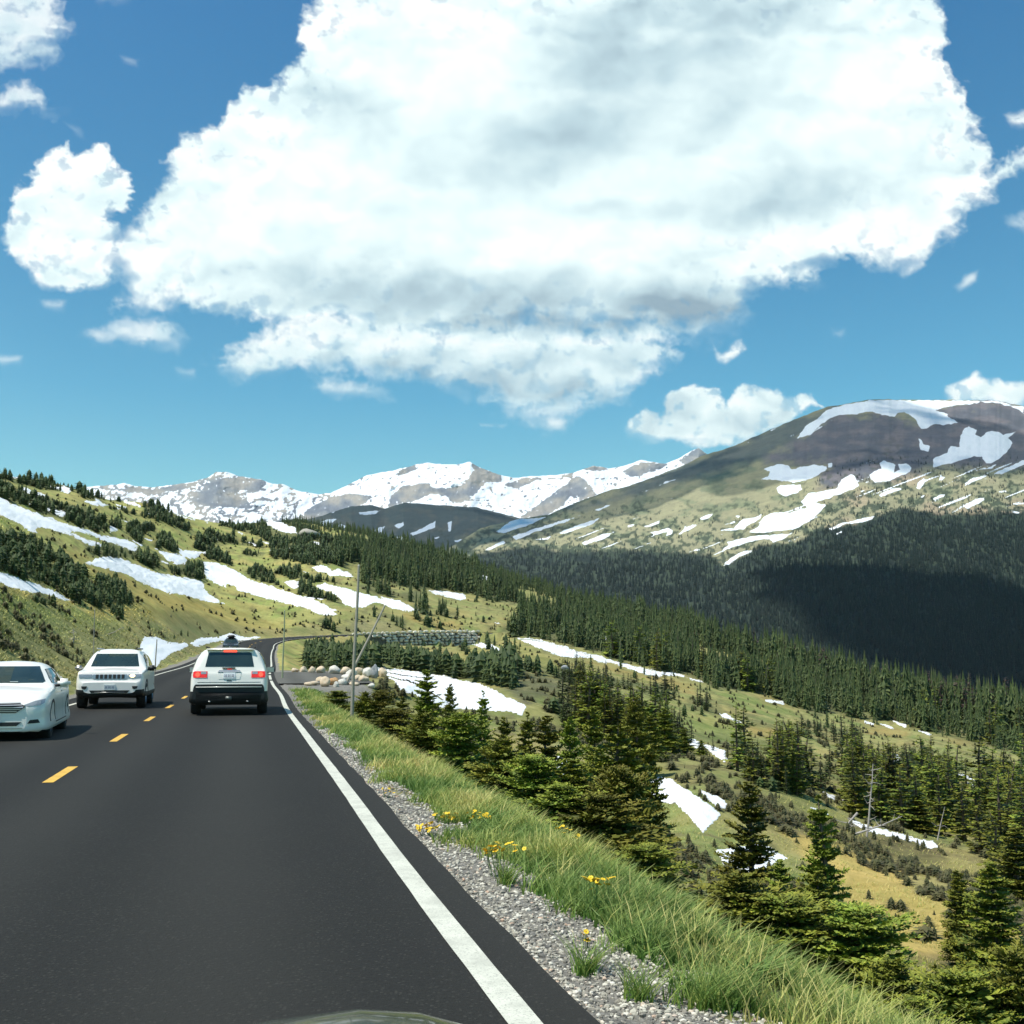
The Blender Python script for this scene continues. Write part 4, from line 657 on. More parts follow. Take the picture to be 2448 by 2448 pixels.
# ================================================================ clouds overhead (out of the picture) whose shadows lie on the far slopes
m, nt, b = newmat('cloud_body'); b.inputs['Base Color'].default_value = (.9, .9, .9, 1); b.inputs['Roughness'].default_value = 1
tr_ = N(nt, 'ShaderNodeBsdfTransparent'); tr_.inputs[0].default_value = (1, .97, .93, 1); mx_ = N(nt, 'ShaderNodeMixShader'); mx_.inputs[0].default_value = .66; L(nt, b.outputs[0], mx_.inputs[1]); L(nt, tr_.outputs[0], mx_.inputs[2]); L(nt, mx_.outputs[0], nt.nodes['Material Output'].inputs[0])
m_thick = m.copy(); m_thick.name = 'thick_cloud_body'; [setattr(n_.inputs[0], 'default_value', .22) for n_ in m_thick.node_tree.nodes if n_.type == 'MIX_SHADER']
def cloud(M, k, rx, ry, rz, seed):
    bm = bmesh.new(); bmesh.ops.create_icosphere(bm, subdivisions=5, radius=1); P_ = np.array([v.co[:] for v in bm.verts])
    r_ = 1+.45*fbm(P_[:, 0]*1.6+seed, P_[:, 1]*1.6+P_[:, 2], 5, seed)+.10*fbm(P_[:, 0]*6, P_[:, 1]*6+P_[:, 2]*5, 3, seed+3)
    for v, q_ in zip(bm.verts, P_*r_[:, None]*np.array([rx, ry, rz])): v.co = q_
    o = bmobj('cloud', bm, m_thick if seed == 12 else m, None, True); o.location = Vector(M)+sunv*k; tag(o, kind='structure')
for M, k, rx, ry, rz, sd_ in (((930, 3150, 620), 4200, 430, 560, 140, 11), ((620, 1450, 45), 4200, 270, 420, 100, 12), ((-500, 4000, 560), 4200, 900, 700, 160, 13), ((250, 3300, 420), 4200, 480, 260, 110, 14)): cloud(M, k, rx, ry, rz, sd_)

# ================================================================ thin mountain air
m = bpy.data.materials.new('thin_haze'); m.use_nodes = True; nt = m.node_tree; nt.nodes.remove(nt.nodes['Principled BSDF'])
pv = N(nt, 'ShaderNodeVolumePrincipled'); pv.inputs['Color'].default_value = (.80, .90, .94, 1); pv.inputs['Density'].default_value = 2.5e-5; pv.inputs['Anisotropy'].default_value = .2; L(nt, pv.outputs[0], nt.nodes['Material Output'].inputs['Volume'])
bm = bmesh.new(); bmesh.ops.create_cube(bm, size=1); bmesh.ops.scale(bm, vec=(21000, 15600, 1886), verts=bm.verts); bmesh.ops.translate(bm, vec=(0, 5000, 1700-943), verts=bm.verts); tag(bmobj('haze', bm, m), kind='stuff')
# ================================================================ conifers
def foliage_mat(name, dark, light, tipc, rnd=.35):
    m, nt, b = newmat(name); t = attr(nt, 'tip'); v = attr(nt, 'hue'); oi = N(nt, 'ShaderNodeObjectInfo').outputs['Random']
    c = mix(nt, v, dark, light); c = mix(nt, t, c, tipc); n = noise(nt, coord(nt), 2.2, 3)
    c = mix(nt, ramp(nt, n, [(.4, 0.), (.7, .5)]), c, mix(nt, .5, c, tipc)); h = N(nt, 'ShaderNodeHueSaturation'); L(nt, c, h.inputs['Color'])
    L(nt, maprange(nt, oi, 0, 1, .468, .515), h.inputs['Hue']); L(nt, maprange(nt, oi, 0, 1, 1-rnd, 1+rnd), h.inputs['Value'])
    L(nt, h.outputs[0], b.inputs['Base Color']); b.inputs['Roughness'].default_value = .65; b.inputs['Specular IOR Level'].default_value = .25
    return m
FM = foliage_mat('spruce_needles', (.024, .066, .012), (.14, .20, .024), (.50, .45, .055))
FMD = foliage_mat('spruce_needles_far', (.022, .050, .018), (.060, .100, .028), (.13, .17, .045))
FMR = foliage_mat('dead_needles', (.07, .05, .04), (.14, .10, .085), (.2, .14, .11))
BARK = simple('bark', (.12, .09, .07), .9, vary=.4, vs=14); DEADW = simple('weathered_wood', (.36, .33, .29), .85, vary=.35, vs=10)
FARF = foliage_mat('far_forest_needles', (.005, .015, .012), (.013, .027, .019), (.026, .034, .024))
def tube(P, R, n=5):
    P = np.array(P, float); V = []; Fc = []
    for i, p in enumerate(P):
        d = P[min(i+1, len(P)-1)]-P[max(i-1, 0)]; d /= np.linalg.norm(d)+1e-9
        a = np.cross(d, [0.3, .9, .2]); a /= np.linalg.norm(a)+1e-9; c = np.cross(d, a)
        for k in range(n): q = 2*math.pi*k/n; V.append(p+R[i]*(math.cos(q)*a+math.sin(q)*c))
    for i in range(len(P)-1):
        for k in range(n): Fc.append((i*n+k, i*n+(k+1) % n, (i+1)*n+(k+1) % n, (i+1)*n+k))
    return V, Fc
def spruce(seed, lod, h=1., r=.26, bush=False, bare=0., lean=0.):
    """unit-height conifer. returns (trunk V,F), (crown V,F,tip,hue). lod 3 = close, 2 = middle, 1 = far"""
    q = np.random.default_rng(seed); tv, tf_ = tube([(0, 0, -.06), (.01, 0, .3), (.015*q.normal(), .01, .7), (lean, .0, .97)], [.030, .022, .013, .003], 6 if lod > 1 else 3)
    V = []; T = []; U = []
    nl = {3: 26, 2: 15, 1: 8, 0: 8}[lod]; nb = {3: 8, 2: 7, 1: 5, 0: 5}[lod]
    if bush: nl = int(nl*.8); nb = int(nb*1.5)
    if lod <= 1:
        nl = (6 if not bush else 5) if lod == 1 else 12
        for li in range(nl):
            f0 = li/nl; z0 = bare+(1-bare)*(f0*.93); z1 = min(1., z0+(1-bare)*((.34 if not bush else .45) if lod == 1 else .20)); rr = r*((1-f0)**.8*(.9 if li else .75)+.03)*(1 if lod == 1 else q.uniform(.7, 1.2))
            if bush: rr = r*math.sqrt(1-f0*f0)*.95
            m_ = 7; ph = q.random()*6; hue = np.clip(.45+.25*q.normal(), 0, 1); ring = []
            for k in range(m_*2):
                a = ph+math.pi*k/m_; e = rr*((1.0+.25*q.normal()) if k % 2 == 0 else .45); ring.append(np.array([lean*z0+e*math.cos(a), e*math.sin(a), z0-.05*(k % 2 == 0)+.02*q.normal()]))
            for k in range(m_):
                a_, b_, c_ = ring[(2*k-1) % (2*m_)], ring[2*k], ring[2*k+1]; V += [a_, b_, c_, np.array([lean*z1, 0, z1])]; T += [.0, .8, .0, .15]; U += [np.clip(hue+.15*q.normal(), 0, 1)]*4
        nl = 0
    for li in range(nl):
        z = bare+(.985-bare)*((li+q.random()*.7)/nl); fr = (z-bare)/(1-bare)
        rr = r*((1-fr)**.68*(.95 if fr > .12 else .6+fr*2.9)+.012)
        if bush: rr = r*math.sqrt(max(0, 1-fr*fr))*(.55+.55*q.random())+.02
        if q.random() < .10: rr *= .55
        ph = q.random()*6.28
        for k in range(nb):
            if q.random() < .10: continue
            a = ph+6.283*k/nb+q.normal()*.25; ln = rr*(.45+.80*q.random()); hue = np.clip(.45+.28*q.normal(), 0, 1)
            zj = q.normal()*.42*(1-bare)/nl; up = .34*fr+.08+.14*q.normal()-(.12 if fr < .4 else 0)
            ca, sa = math.cos(a), math.sin(a); b0 = np.array([lean*z, 0, min(.985, z+zj)]); d = np.array([ca, sa, up]); s = np.array([-sa, ca, 0])
            if lod == 1:
                w = ln*.42; dz = -.035; tipp = b0+d*ln+[0, 0, dz-.02]
                V += [b0, b0+d*ln*.55-s*w+[0, 0, dz], tipp, b0+d*ln*.55+s*w+[0, 0, dz]]; T += [.0, .25, .7, .25]; U += [hue]*4; continue
            ns = {3: 6, 2: 4}[lod]
            for j in range(ns):
                f = (j+.55)/ns; c = b0+d*ln*f+[0, 0, -.18*ln*f*f+(.10*ln*f**4)]
                sp = ln*(.50-.36*f)*(.8+.5*q.random())+.008
                for sg in (-1, 1):
                    if lod == 2:
                        e = c+(d*.75+s*sg)*sp*.9+[0, 0, -sp*.25*q.random()]; w = sp*.34; nrm = np.array([q.normal()*.4, q.normal()*.4, 1.])
                        o = np.cross(e-c, nrm); o = o/(np.linalg.norm(o)+1e-9)*w; mid = c+(e-c)*.5
                        V += [c, mid-o, e, mid+o]; T += [0, .1, .55*q.random(), .1]; U += [hue]*4
                    else:
                        base = c; ax = (d*.8+s*sg*(.8+.3*q.random())); ax /= np.linalg.norm(ax)
                        e = c+ax*sp; nt_ = 4 if sp > .02 else 2
                        for m_ in range(nt_):
                            g = (m_+.35)/nt_; cc = c+(e-c)*g; l2 = sp*(.50-.22*g)+.009; sg2 = -1 if m_ % 2 else 1
                            dd = ax*.9+np.cross(ax, [0, 0, 1])*sg2*.8+np.array([0, 0, q.normal()*.35-.02]); dd /= np.linalg.norm(dd)
                            e2 = cc+dd*l2; o = np.cross(dd, np.array([q.normal()*.7, q.normal()*.7, 1.])); o = o/(np.linalg.norm(o)+1e-9)*(l2*.21+.002); mid = cc+dd*l2*.5
                            V += [cc, mid-o, e2, mid+o]; tp = .15+.5*q.random()*(f > .5); T += [0, tp*.3, tp, tp*.3]; U += [hue]*4
                        o = np.cross(ax, np.array([q.normal()*.5, q.normal()*.5, 1.])); o = o/(np.linalg.norm(o)+1e-9)*.009; V += [c, c+ax*sp*.5-o, e+ax*.008, c+ax*sp*.5+o]; T += [0, .1, .4, .1]; U += [hue]*4
            if lod == 3:
                e = b0+d*ln*1.04+[0, 0, -.08*ln]; o = s*.010; V += [b0+d*ln*.6+[0, 0, -.06*ln], b0+d*ln*.85-o+[0, 0, -.08*ln], e, b0+d*ln*.85+o+[0, 0, -.08*ln]]; T += [0, .2, .8, .2]; U += [hue]*4
    V = np.array(V); n = len(V)//4
    return (np.array(tv), np.array(tf_)), (V, np.arange(n*4).reshape(n, 4), np.array(T), np.array(U))
def mesh_of(name, V, Fc, mats, attrs=None, midx=None):
    o = npmesh(name, V, Fc, None, False, attrs, None, mats, midx); me = o.data; bpy.data.objects.remove(o); return me
P3, P2, P1 = [], [], []
def both(seed, lod, mats, **k):
    (tv, tf_), (cv, cf, T, U) = spruce(seed, lod, **k)
    V = np.concatenate([tv, cv]); Fc = np.concatenate([tf_, cf+len(tv)]); z = np.zeros(len(tv))
    return V, Fc, np.concatenate([z, T]), np.concatenate([z, U]), np.concatenate([np.zeros(len(tf_)), np.ones(len(cf))])
for i, kw in enumerate([dict(r=.30), dict(r=.34), dict(r=.26, lean=.03), dict(r=.40), dict(r=.52, bush=True), dict(r=.62, bush=True), dict(r=.30, bare=.12)]):
    (tv, tf_), (cv, cf, T, U) = spruce(50+i, 3, **kw)
    P3.append((mesh_of('trunk', tv, tf_, [BARK]), mesh_of('crown', cv, cf, [FM], {'tip': T, 'hue': U})))
for i, kw in enumerate([dict(r=.24), dict(r=.30), dict(r=.20), dict(r=.34), dict(r=.27, lean=.05)]):
    V, Fc, T, U, mi = both(80+i, 2, None, **kw); P2.append((mesh_of('spruce_tree', V, Fc, [BARK, FM], {'tip': T, 'hue': U}, mi), mesh_of('spruce_tree', V, Fc, [BARK, FMR], {'tip': T, 'hue': U}, mi)))
PB = []
for i, kw in enumerate([dict(r=.55, bush=True), dict(r=.75, bush=True), dict(r=.45, bush=True), dict(r=.34)]):
    V, Fc, T, U, mi = both(120+i, 2, None, **kw); PB.append(mesh_of('stunted_spruce', V, Fc, [BARK, FMD], {'tip': T, 'hue': U}, mi))
L1 = [both(150+i, 1, None, **kw) for i, kw in enumerate([dict(r=.22), dict(r=.28), dict(r=.18), dict(r=.20), dict(r=.25, bare=.1)])]
L0 = [both(150+i, 0, None, **kw) for i, kw in enumerate([dict(r=.22), dict(r=.27), dict(r=.18), dict(r=.20), dict(r=.24, bare=.1)])]
L1B = [both(170+i, 1, None, **kw) for i, kw in enumerate([dict(r=.55, bush=True), dict(r=.7, bush=True), dict(r=.36), dict(r=.45, bush=True)])]
L2 = [both(190+i, 2, None, **kw) for i, kw in enumerate([dict(r=.22), dict(r=.28), dict(r=.19)])]
def merged(name, protos, pos, hs, wid, sel, mats, tintv=None):
    Vs, Fs, Ts, Us, Ms = [], [], [], [], []; off = 0
    for k, (V, Fc, T, U, mi) in enumerate(protos):
        ix = np.where(sel == k)[0]
        if not len(ix): continue
        a = rng.random(len(ix))*6.283; ca, sa = np.cos(a), np.sin(a); hw = hs[ix]*wid[ix]
        X = (V[None, :, 0]*ca[:, None]-V[None, :, 1]*sa[:, None])*hw[:, None]+pos[ix, 0][:, None]
        Y = (V[None, :, 0]*sa[:, None]+V[None, :, 1]*ca[:, None])*hw[:, None]+pos[ix, 1][:, None]; Zq = V[None, :, 2]*hs[ix][:, None]+pos[ix, 2][:, None]
        Vs.append(np.stack([X, Y, Zq], 2).reshape(-1, 3)); n = len(V)
        Fs.append((Fc[None]+(np.arange(len(ix))*n)[:, None, None]+off).reshape(-1, 4)); off += n*len(ix)
        Ts.append(np.tile(T, len(ix))); tv = tintv[ix] if tintv is not None else rng.random(len(ix)); Us.append(np.clip(np.tile(U, len(ix))*.5+np.repeat(tv, n)*.8-.1, 0, 1)); Ms.append(np.tile(mi, len(ix)))
    return npmesh(name, np.concatenate(Vs), np.concatenate(Fs), None, False, {'tip': np.concatenate(Ts), 'hue': np.concatenate(Us)}, None, mats, np.concatenate(Ms))
# ---- close spruces, placed one by one: image x of the stem, image y of the top (1932 scale), distance, half width, prototype
NEARS = [(805, 1262, 27, 40, 0, "dark pointed spruce before the big bright snowbank"), (850, 1290, 26, 26, 1, "shorter spruce touching the right side of the dark pointed one at the snowbank"), (908, 1302, 23, 26, 2, "thin spired spruce seen against the lower end of the big bright snowbank"),
 (1165, 1362, 17, 100, 3, "big yellow green spruce with rusty shoots in the centre right foreground"), (1408, 1473, 15.5, 70, 0, "pointed green foreground spruce with a brown tip, beside the bright sloping snow tongue"), (1543, 1500, 15, 55, 2, "narrow spruce with a bare leader at the left edge of the tan meadow"),
 (1850, 1625, 17, 62, 6, "airy spruce with thin branches at the right edge of the tan meadow"), (1600, 1712, 12.3, 100, 4, "rounded dark spruce at the lower left edge of the tan meadow"), (1130, 1500, 14.5, 100, 5, "low wide dark spruce mat behind roadside grass, left of the snow tongue"),
 (1215, 1592, 13.2, 66, 4, "low dark spruce mound hanging over the snow tongue's lower end"), (1790, 1640, 20, 36, 6, "small sparse spruce just left of the airy one on the tan meadow"), (1890, 1800, 10.5, 110, 5, "low green spruce filling the photo's bottom right corner")]
NEARG = [(950, 1352, 21, 34, 1), (760, 1312, 30, 26, 0), (718, 1302, 36, 26, 4), (690, 1306, 36, 22, 5), (800, 1345, 22, 44, 5), (865, 1345, 19.5, 52, 4), (990, 1342, 21, 34, 2), (1030, 1348, 19, 52, 0), (1075, 1352, 20, 48, 1), (1120, 1332, 22, 48, 0), (1200, 1312, 45, 36, 3), (1252, 1335, 60, 28, 0), (1290, 1372, 62, 24, 2), (1225, 1350, 50, 28, 1), (1320, 1395, 64, 22, 0),
 (1222, 1405, 18, 36, 1), (1080, 1425, 16, 72, 3), (1010, 1425, 16, 64, 4), (950, 1395, 17.5, 58, 5), (1060, 1480, 14.8, 80, 5), (1380, 1650, 13, 88, 5), (1470, 1690, 12.6, 92, 4), (1530, 1640, 13.6, 60, 1), (1175, 1450, 15.5, 60, 4), (1660, 1810, 11, 75, 5), (1780, 1830, 10.4, 90, 4), (1720, 1500, 50, 34, 0), (1925, 1490, 44, 40, 1), (1900, 1560, 30, 50, 0), (640, 1302, 38, 26, 4), (740, 1335, 27, 36, 4), (1700, 1880, 9.6, 70, 5),(1460,1620,14.5,50,1)]
MIDG = [(1450, 1375, 62, 30), (1490, 1370, 66, 30), (1520, 1385, 62, 30), (1412, 1398, 60, 28), (1380, 1392, 70, 26), (1560, 1402, 75, 26), (1480, 1402, 56, 30), (1342, 1382, 70, 26), (1302, 1352, 75, 26), (1582, 1387, 75, 22), (1640, 1402, 60, 26), (1670, 1387, 64, 26), (1702, 1402, 60, 26), (1730, 1382, 66, 26), (1752, 1412, 58, 26), (1690, 1442, 50, 30),
 (1762, 1452, 52, 28), (1800, 1402, 60, 28), (1842, 1382, 62, 28), (1882, 1402, 58, 28), (1922, 1382, 60, 30), (1872, 1452, 45, 32), (1912, 1472, 40, 34), (1930, 1430, 50, 32), (1832, 1502, 42, 30), (1508, 1418, 58, 28), (1436, 1420, 56, 28), (1616, 1420, 64, 24), (1542, 1428, 60, 26), (1860, 1520, 36, 34), (1805, 1470, 48, 28), (1655, 1440, 56, 26), (1718, 1450, 50, 28), (1780, 1425, 56, 26), (1900, 1430, 54, 28), (1330, 1420, 62, 26), (1396, 1425, 58, 26)]
def base_of(x, d):
    X = float(at(x*K, 1600, d)[0]); return X, d, float(zat(X, d))
def px_top_h(x, ytop, d, z): return max(.5, float(at(x*K, ytop*K, d)[2])-z)
TREES = []      # every spruce on the near side of the valley: (pixel height, X, Y, Z, h, halfwidth ratio, kind, label, group, proto)
for x, yt, d, hw, p, lab in NEARS: X, Y, Z = base_of(x, d); h = px_top_h(x, yt, d, Z); TREES.append([h/d, X, Y, Z, h, 1.35*hw/2170*d/h, 'near', lab, 'spruces close to the roadside bank', p])
for x, yt, d, hw, p in NEARG: X, Y, Z = base_of(x, d); h = px_top_h(x, yt, d, Z); TREES.append([h/d, X, Y, Z, h, 1.4*hw/2170*d/h, 'near', None, None, p])
for i, (x, yt, d, hw) in enumerate(MIDG): X, Y, Z = base_of(x, d); h = px_top_h(x, yt, d, Z); TREES.append([h/d, X, Y, Z, h, hw/2170*d/h*1.1, 'mid', None, None, i % 5])
# ---- scattered trees inside the thickets traced from the photo
SNB = SNOWP
def blocked(px, py, margin=1.5): return (sdfs(SNB, px, py) > margin) | (sdfs(CLEARP, px, py) > 0)
for zi, (p, dens) in enumerate(TREEZ):
    x0, y0 = p.min(0); x1, y1 = p.max(0); area = (x1-x0)*(y1-y0); dens = dens*(3.4 if x0 < 700 else 2.7); n = int(area*dens/1000)
    px = rng.uniform(x0, x1, n); py = rng.uniform(y0, y1, n); m = sdf(p, px, py)+5*fbm(px/14, py/10, 3, 500) > 0; px, py = px[m], py[m]
    if not len(px): continue
    Hh = hit(px, py, 25); ok = ~np.isnan(Hh[:, 0]); px, py, Hh = px[ok], py[ok], Hh[ok]
    s, t, _ = road_st(Hh[:, 0], Hh[:, 1]); ok = (t > 2.8) | (t < ASL-2.5); px, py, Hh = px[ok], py[ok], Hh[ok]
    d = Hh[:, 1]; left = px < 800
    hb = np.where(left, np.interp(d, [40, 90, 150, 300, 450], [.85, 1.15, 1.5, 2.1, 2.6]), np.interp(d, [40, 100, 200, 300, 500], [2.4, 3.2, 5.0, 6.6, 7.2]))
    hb = np.where((px >= 600) & (px < 1330) & (d < 190), 1.9, hb); hb = np.where((px > 800) & (px < 1150) & (d > 200) & (py < 1520), 5.0+(d-200)/90, hb)
    hh = hb*(.45+.95*rng.random(len(d))**1.3); hp = hh/d*F
    ok = ~blocked(px, py)
    for fr in (.35, .7, 1.0): ok &= ~blocked(px, py-hp*fr, 2.5 if fr < 1 else 4)
    # nothing sticks far out of its own thicket
    ok &= sdf(p, px, py-hp*.55) > -8
    for i in np.where(ok)[0]:
        bushy = left[i] or (d[i] < 190 and px[i] < 1330)
        TREES.append([hh[i]/d[i], *Hh[i], hh[i], (rng.uniform(.8, 1.3)), 'bush' if (bushy and d[i] < 620) else 'mid', None, None, int(rng.integers(0, 5))])
# lone little trees on the open slopes
px = rng.uniform(0, 2448, 7000); py = rng.uniform(1130, 1900, 7000); Hh = hit(px, py, 42); ok = ~np.isnan(Hh[:, 0]); px, py, Hh = px[ok], py[ok], Hh[ok]
s, t, _ = road_st(Hh[:, 0], Hh[:, 1]); ok = ((t > 6) | (t < -11)) & (((px > 1750) | (Hh[:, 1] > 95)) & ((px > 800) | (Hh[:, 1] > 110))) & ~blocked(px, py-2.0/np.maximum(Hh[:, 1], 1)*F*.5) & ~blocked(px, py-2.0/np.maximum(Hh[:, 1], 1)*F) & ~blocked(px, py) & (fbm(px/60, py/30, 3, 77) > -.02) & (sdf(PX("S 0,1390 340,1500 560,1540 560,1400 300,1260 0,1330"), px, py) < 0) & (sdf(PX("b 400,1250 1250,1400 1700,1600 1500,1720 400,1650"), px, py) < 0)
for P in Hh[ok][:1500]:
    h = rng.uniform(.5, 1.4) if P[0] < -40 else .5+2.4*rng.random()**2.2; TREES.append([h/P[1], *P, h, rng.uniform(.8, 1.2), 'bush' if (P[0] < 0 or h < 1.5) else 'mid', None, None, int(rng.integers(0, 5))])
# shrubs named in the photo on the left slope
TREES.sort(key=lambda q: (q[6] != 'near' and q[7] is None, -q[0]))
def region(px, py, d, big):
    if d < 48: return ("dark green spruce in the dense roadside thicket right of the grass bank", "spruces in the roadside thicket")
    if px < 700*K and d < 130: return ("stunted wind-bent spruce in the dark thicket at the left, between snow strips", "stunted spruces in the left thicket") if px < 330 else ("stunted spruce among the snowbanks low on the left hill", "stunted spruces low on the left hill")
    if px < 760: return ("stunted spruce in dark bands between the snow strips high on the left hill", "stunted spruces high on the left hill")
    if d < 190 and px < 1420: return ("bushy spruce in the dark belt below the curving road and stone wall", "spruces below the stone wall")
    if px < 1180: return ("small spruce on the slope above the stone wall and the curving road", "spruces above the stone wall")
    if d < 95: return ("mid sized spruce in the stand behind the tan and brown meadow", "spruces behind the tan meadow")
    if d < 230: return ("spruce among the green clearings and snow patches on the right slope", "spruces among the right clearings")
    return ("tall dark spruce in the forest edge overlooking the valley", "spruces on the valley forest edge")
IND = 0; rest = []
for q in TREES:
    hp, X, Y, Z, h, wr, kind, lab, grp, p = q
    if IND >= 296: rest.append(q); continue
    IND += 1; px, py = proj(X, Y, Z)
    if lab is None: lab, grp = region(float(px), float(py), Y, h)
    rz = rng.random()*6.283
    if kind == 'near':
        r_ = empty('spruce_tree', (X, Y, Z-.05), rz); tag(r_, lab, 'spruce tree', grp); tm, cm = P3[p]; w0 = [.30, .34, .26, .40, .52, .62, .30][p]
        sw = h*min(2., max(.6, wr/w0)); r_.scale = (sw, sw, h*1.02)
        link(bpy.data.objects.new('trunk', tm), r_); link(bpy.data.objects.new('crown', cm), r_)
    else:
        me = PB[p % 4] if kind == 'bush' else P2[p][0]
        o = link(bpy.data.objects.new('stunted_spruce' if kind == 'bush' else 'spruce_tree', me)); w0 = [.24, .30, .20, .34, .27][p]
        sw = h*(wr if wr > .65 else max(1.05, wr/w0*1.1)); o.location = (X, Y, Z-.05); o.scale = (sw, sw, h); o.rotation_euler = (0, 0, rz); tag(o, lab, 'spruce tree', grp)
A = [np.array([[q[1], q[2], q[3]-.1] for q in rest]), np.array([q[4] for q in rest]), np.array([min(q[5], 1.3) if q[5] > .65 else 1. for q in rest])]
kb = np.array([q[6] == 'bush' for q in rest]); dd = A[0][:, 1]
print('trees', len(TREES), 'rest', len(rest), 'bush', kb.sum())
protos = L0+L1B+L2; sel = np.where(kb, 5+rng.integers(0, 4, len(rest)), np.where(dd < 150, 9+rng.integers(0, 3, len(rest)), rng.integers(0, 5, len(rest))))
# dense forest standing behind the first rows, over the brow of the slope
def forest(poly, n, d0, hf, wide=1.):
    p = PX(poly); px = rng.uniform(p[:, 0].min(), p[:, 0].max(), n); py = rng.uniform(p[:, 1].min(), p[:, 1].max(), n); m = sdf(p, px, py) > 0; Hh = hit(px[m], py[m], d0)
    ok = ~np.isnan(Hh[:, 0]); Hh = Hh[ok]; return Hh, hf(len(Hh))
# brow trees: world-space scatter just beyond the ridge so that tops show against the valley
nbw = 5200; u = rng.uniform(-.22, .50, nbw); dmax = np.interp(u, [-.22, -.12, 0, .15, .22, .3, .38, .5], [620, 760, 690, 560, 480, 420, 380, 360]); dmin = dmax*np.interp(u, [-.22, 0, .15, .5], [.86, .80, .70, .70])
db = rng.uniform(dmin, dmax*1.12); Xb = u*db; Zb = zat(Xb, db); hb = np.interp(u, [-.22, -.1, 0, .15, .5], [4.0, 6.0, 7.2, 9.5, 11.5])*(.45+.85*rng.random(nbw)**1.2)
pxb, pyb = proj(Xb, db, Zb); pt = proj(Xb, db, Zb+hb*.75); ok = ~blocked(pxb, pyb) & ~blocked(*pt, 3); ok &= ~blocked(*proj(Xb, db, Zb+hb*.35), 3)
pos = np.concatenate([A[0], np.stack([Xb, db, Zb-.1], 1)[ok]]); hs = np.concatenate([A[1], hb[ok]]); wd = np.concatenate([A[2], rng.uniform(.8, 1.15, ok.sum())]); sel = np.concatenate([sel, rng.integers(0, 5, ok.sum())])
o = merged('spruce_stand', protos, pos, hs, wd, sel, [BARK, FMD]); tag(o, 'dark green mass of spruces and firs covering the slopes on this side of the valley', 'forest', None, 'stuff')
# grey-brown beetle-killed trees standing among the green ones on the right
nd = 240; u = rng.uniform(.12, .47, nd)**.9; dm = np.interp(u, [.12, .22, .3, .38, .5], [560, 470, 410, 370, 350]); dd_ = rng.uniform(dm*.72, dm*1.05); Xd = u*dd_; Zd = zat(Xd, dd_); hd = np.interp(u, [.12, .5], [8, 12])*rng.uniform(.7, 1.2, nd)
pd0 = proj(Xd, dd_, Zd); pd1 = proj(Xd, dd_, Zd+hd*.7); ok = ~blocked(*pd0) & ~blocked(*pd1, 3) & (u > .1+.25*rng.random(nd))
ix = np.where(ok)[0][:130]
for i in ix:
    o = link(bpy.data.objects.new('dead_spruce', P2[i % 5][1])); o.location = (Xd[i], dd_[i], Zd[i]-.1); s_w = hd[i]*rng.uniform(.75, 1.0); o.scale = (s_w, s_w, hd[i]); o.rotation_euler = (0, 0, rng.random()*6.28)
    tag(o, 'grey brown dead spruce standing in the dark forest edge at right', 'dead tree', 'dead spruces in the valley forest edge')
# ---- forest across the valley
nf = 26000; px = rng.uniform(1080, 2620, nf); py = 1210+rng.random(nf)**1.0*480
sdF = sdf(FOR_R, px, py); edge = fbm(px/30, py/14, 4, 600); keep = (sdF+14*edge > 0) & (sdfs(SNOW_R, px, py) < 1) & (sdfs(SNOW_R, px, py-9) < 2)
px, py = px[keep], py[keep]; P = mpoint(INF_R, px, py); hf = rng.uniform(7, 15, len(px))*np.clip((sdF[keep]+60)/110, .35, 1)*np.interp(P[:, 1], [1000, 1400, 2400], [.85, 1., 1.15])
tv = np.clip(.45+.5*fbm(px/90, py/60, 4, 610)+.22*rng.normal(size=len(px)), 0, 1)
# thinner clumps above the timber line
ns = 9000; sx = rng.uniform(1100, 2500, ns); sy = rng.uniform(1090, 1330, ns); e = fbm(sx/34-sy/30, sy/9+sx/40, 4, 620); sF = sdf(FOR_R, sx, sy); right = sstep(1850, 2050, sx)
k2 = (sF < 4) & (sF > -95-60*right) & (e > .30-.20*right-.12*sstep(-70, 0, sF)) & (sdfs(SNOW_R, sx, sy) < .5) & (sdfs(SNOW_R, sx, sy-5) < 1) & (sy > np.interp(sx, SIL_R[:, 0], SIL_R[:, 1])+35)
P2_ = mpoint(INF_R, sx[k2], sy[k2]); h2 = rng.uniform(3.5, 9, k2.sum())
pos = np.concatenate([P, P2_]); hs = np.concatenate([hf, h2]); tvv = np.concatenate([tv, np.full(k2.sum(), .3)])
pos[:, 2] -= hs*.06
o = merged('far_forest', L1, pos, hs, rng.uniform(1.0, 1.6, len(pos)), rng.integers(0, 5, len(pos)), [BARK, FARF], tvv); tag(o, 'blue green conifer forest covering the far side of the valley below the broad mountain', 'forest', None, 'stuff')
print('far forest', len(pos))
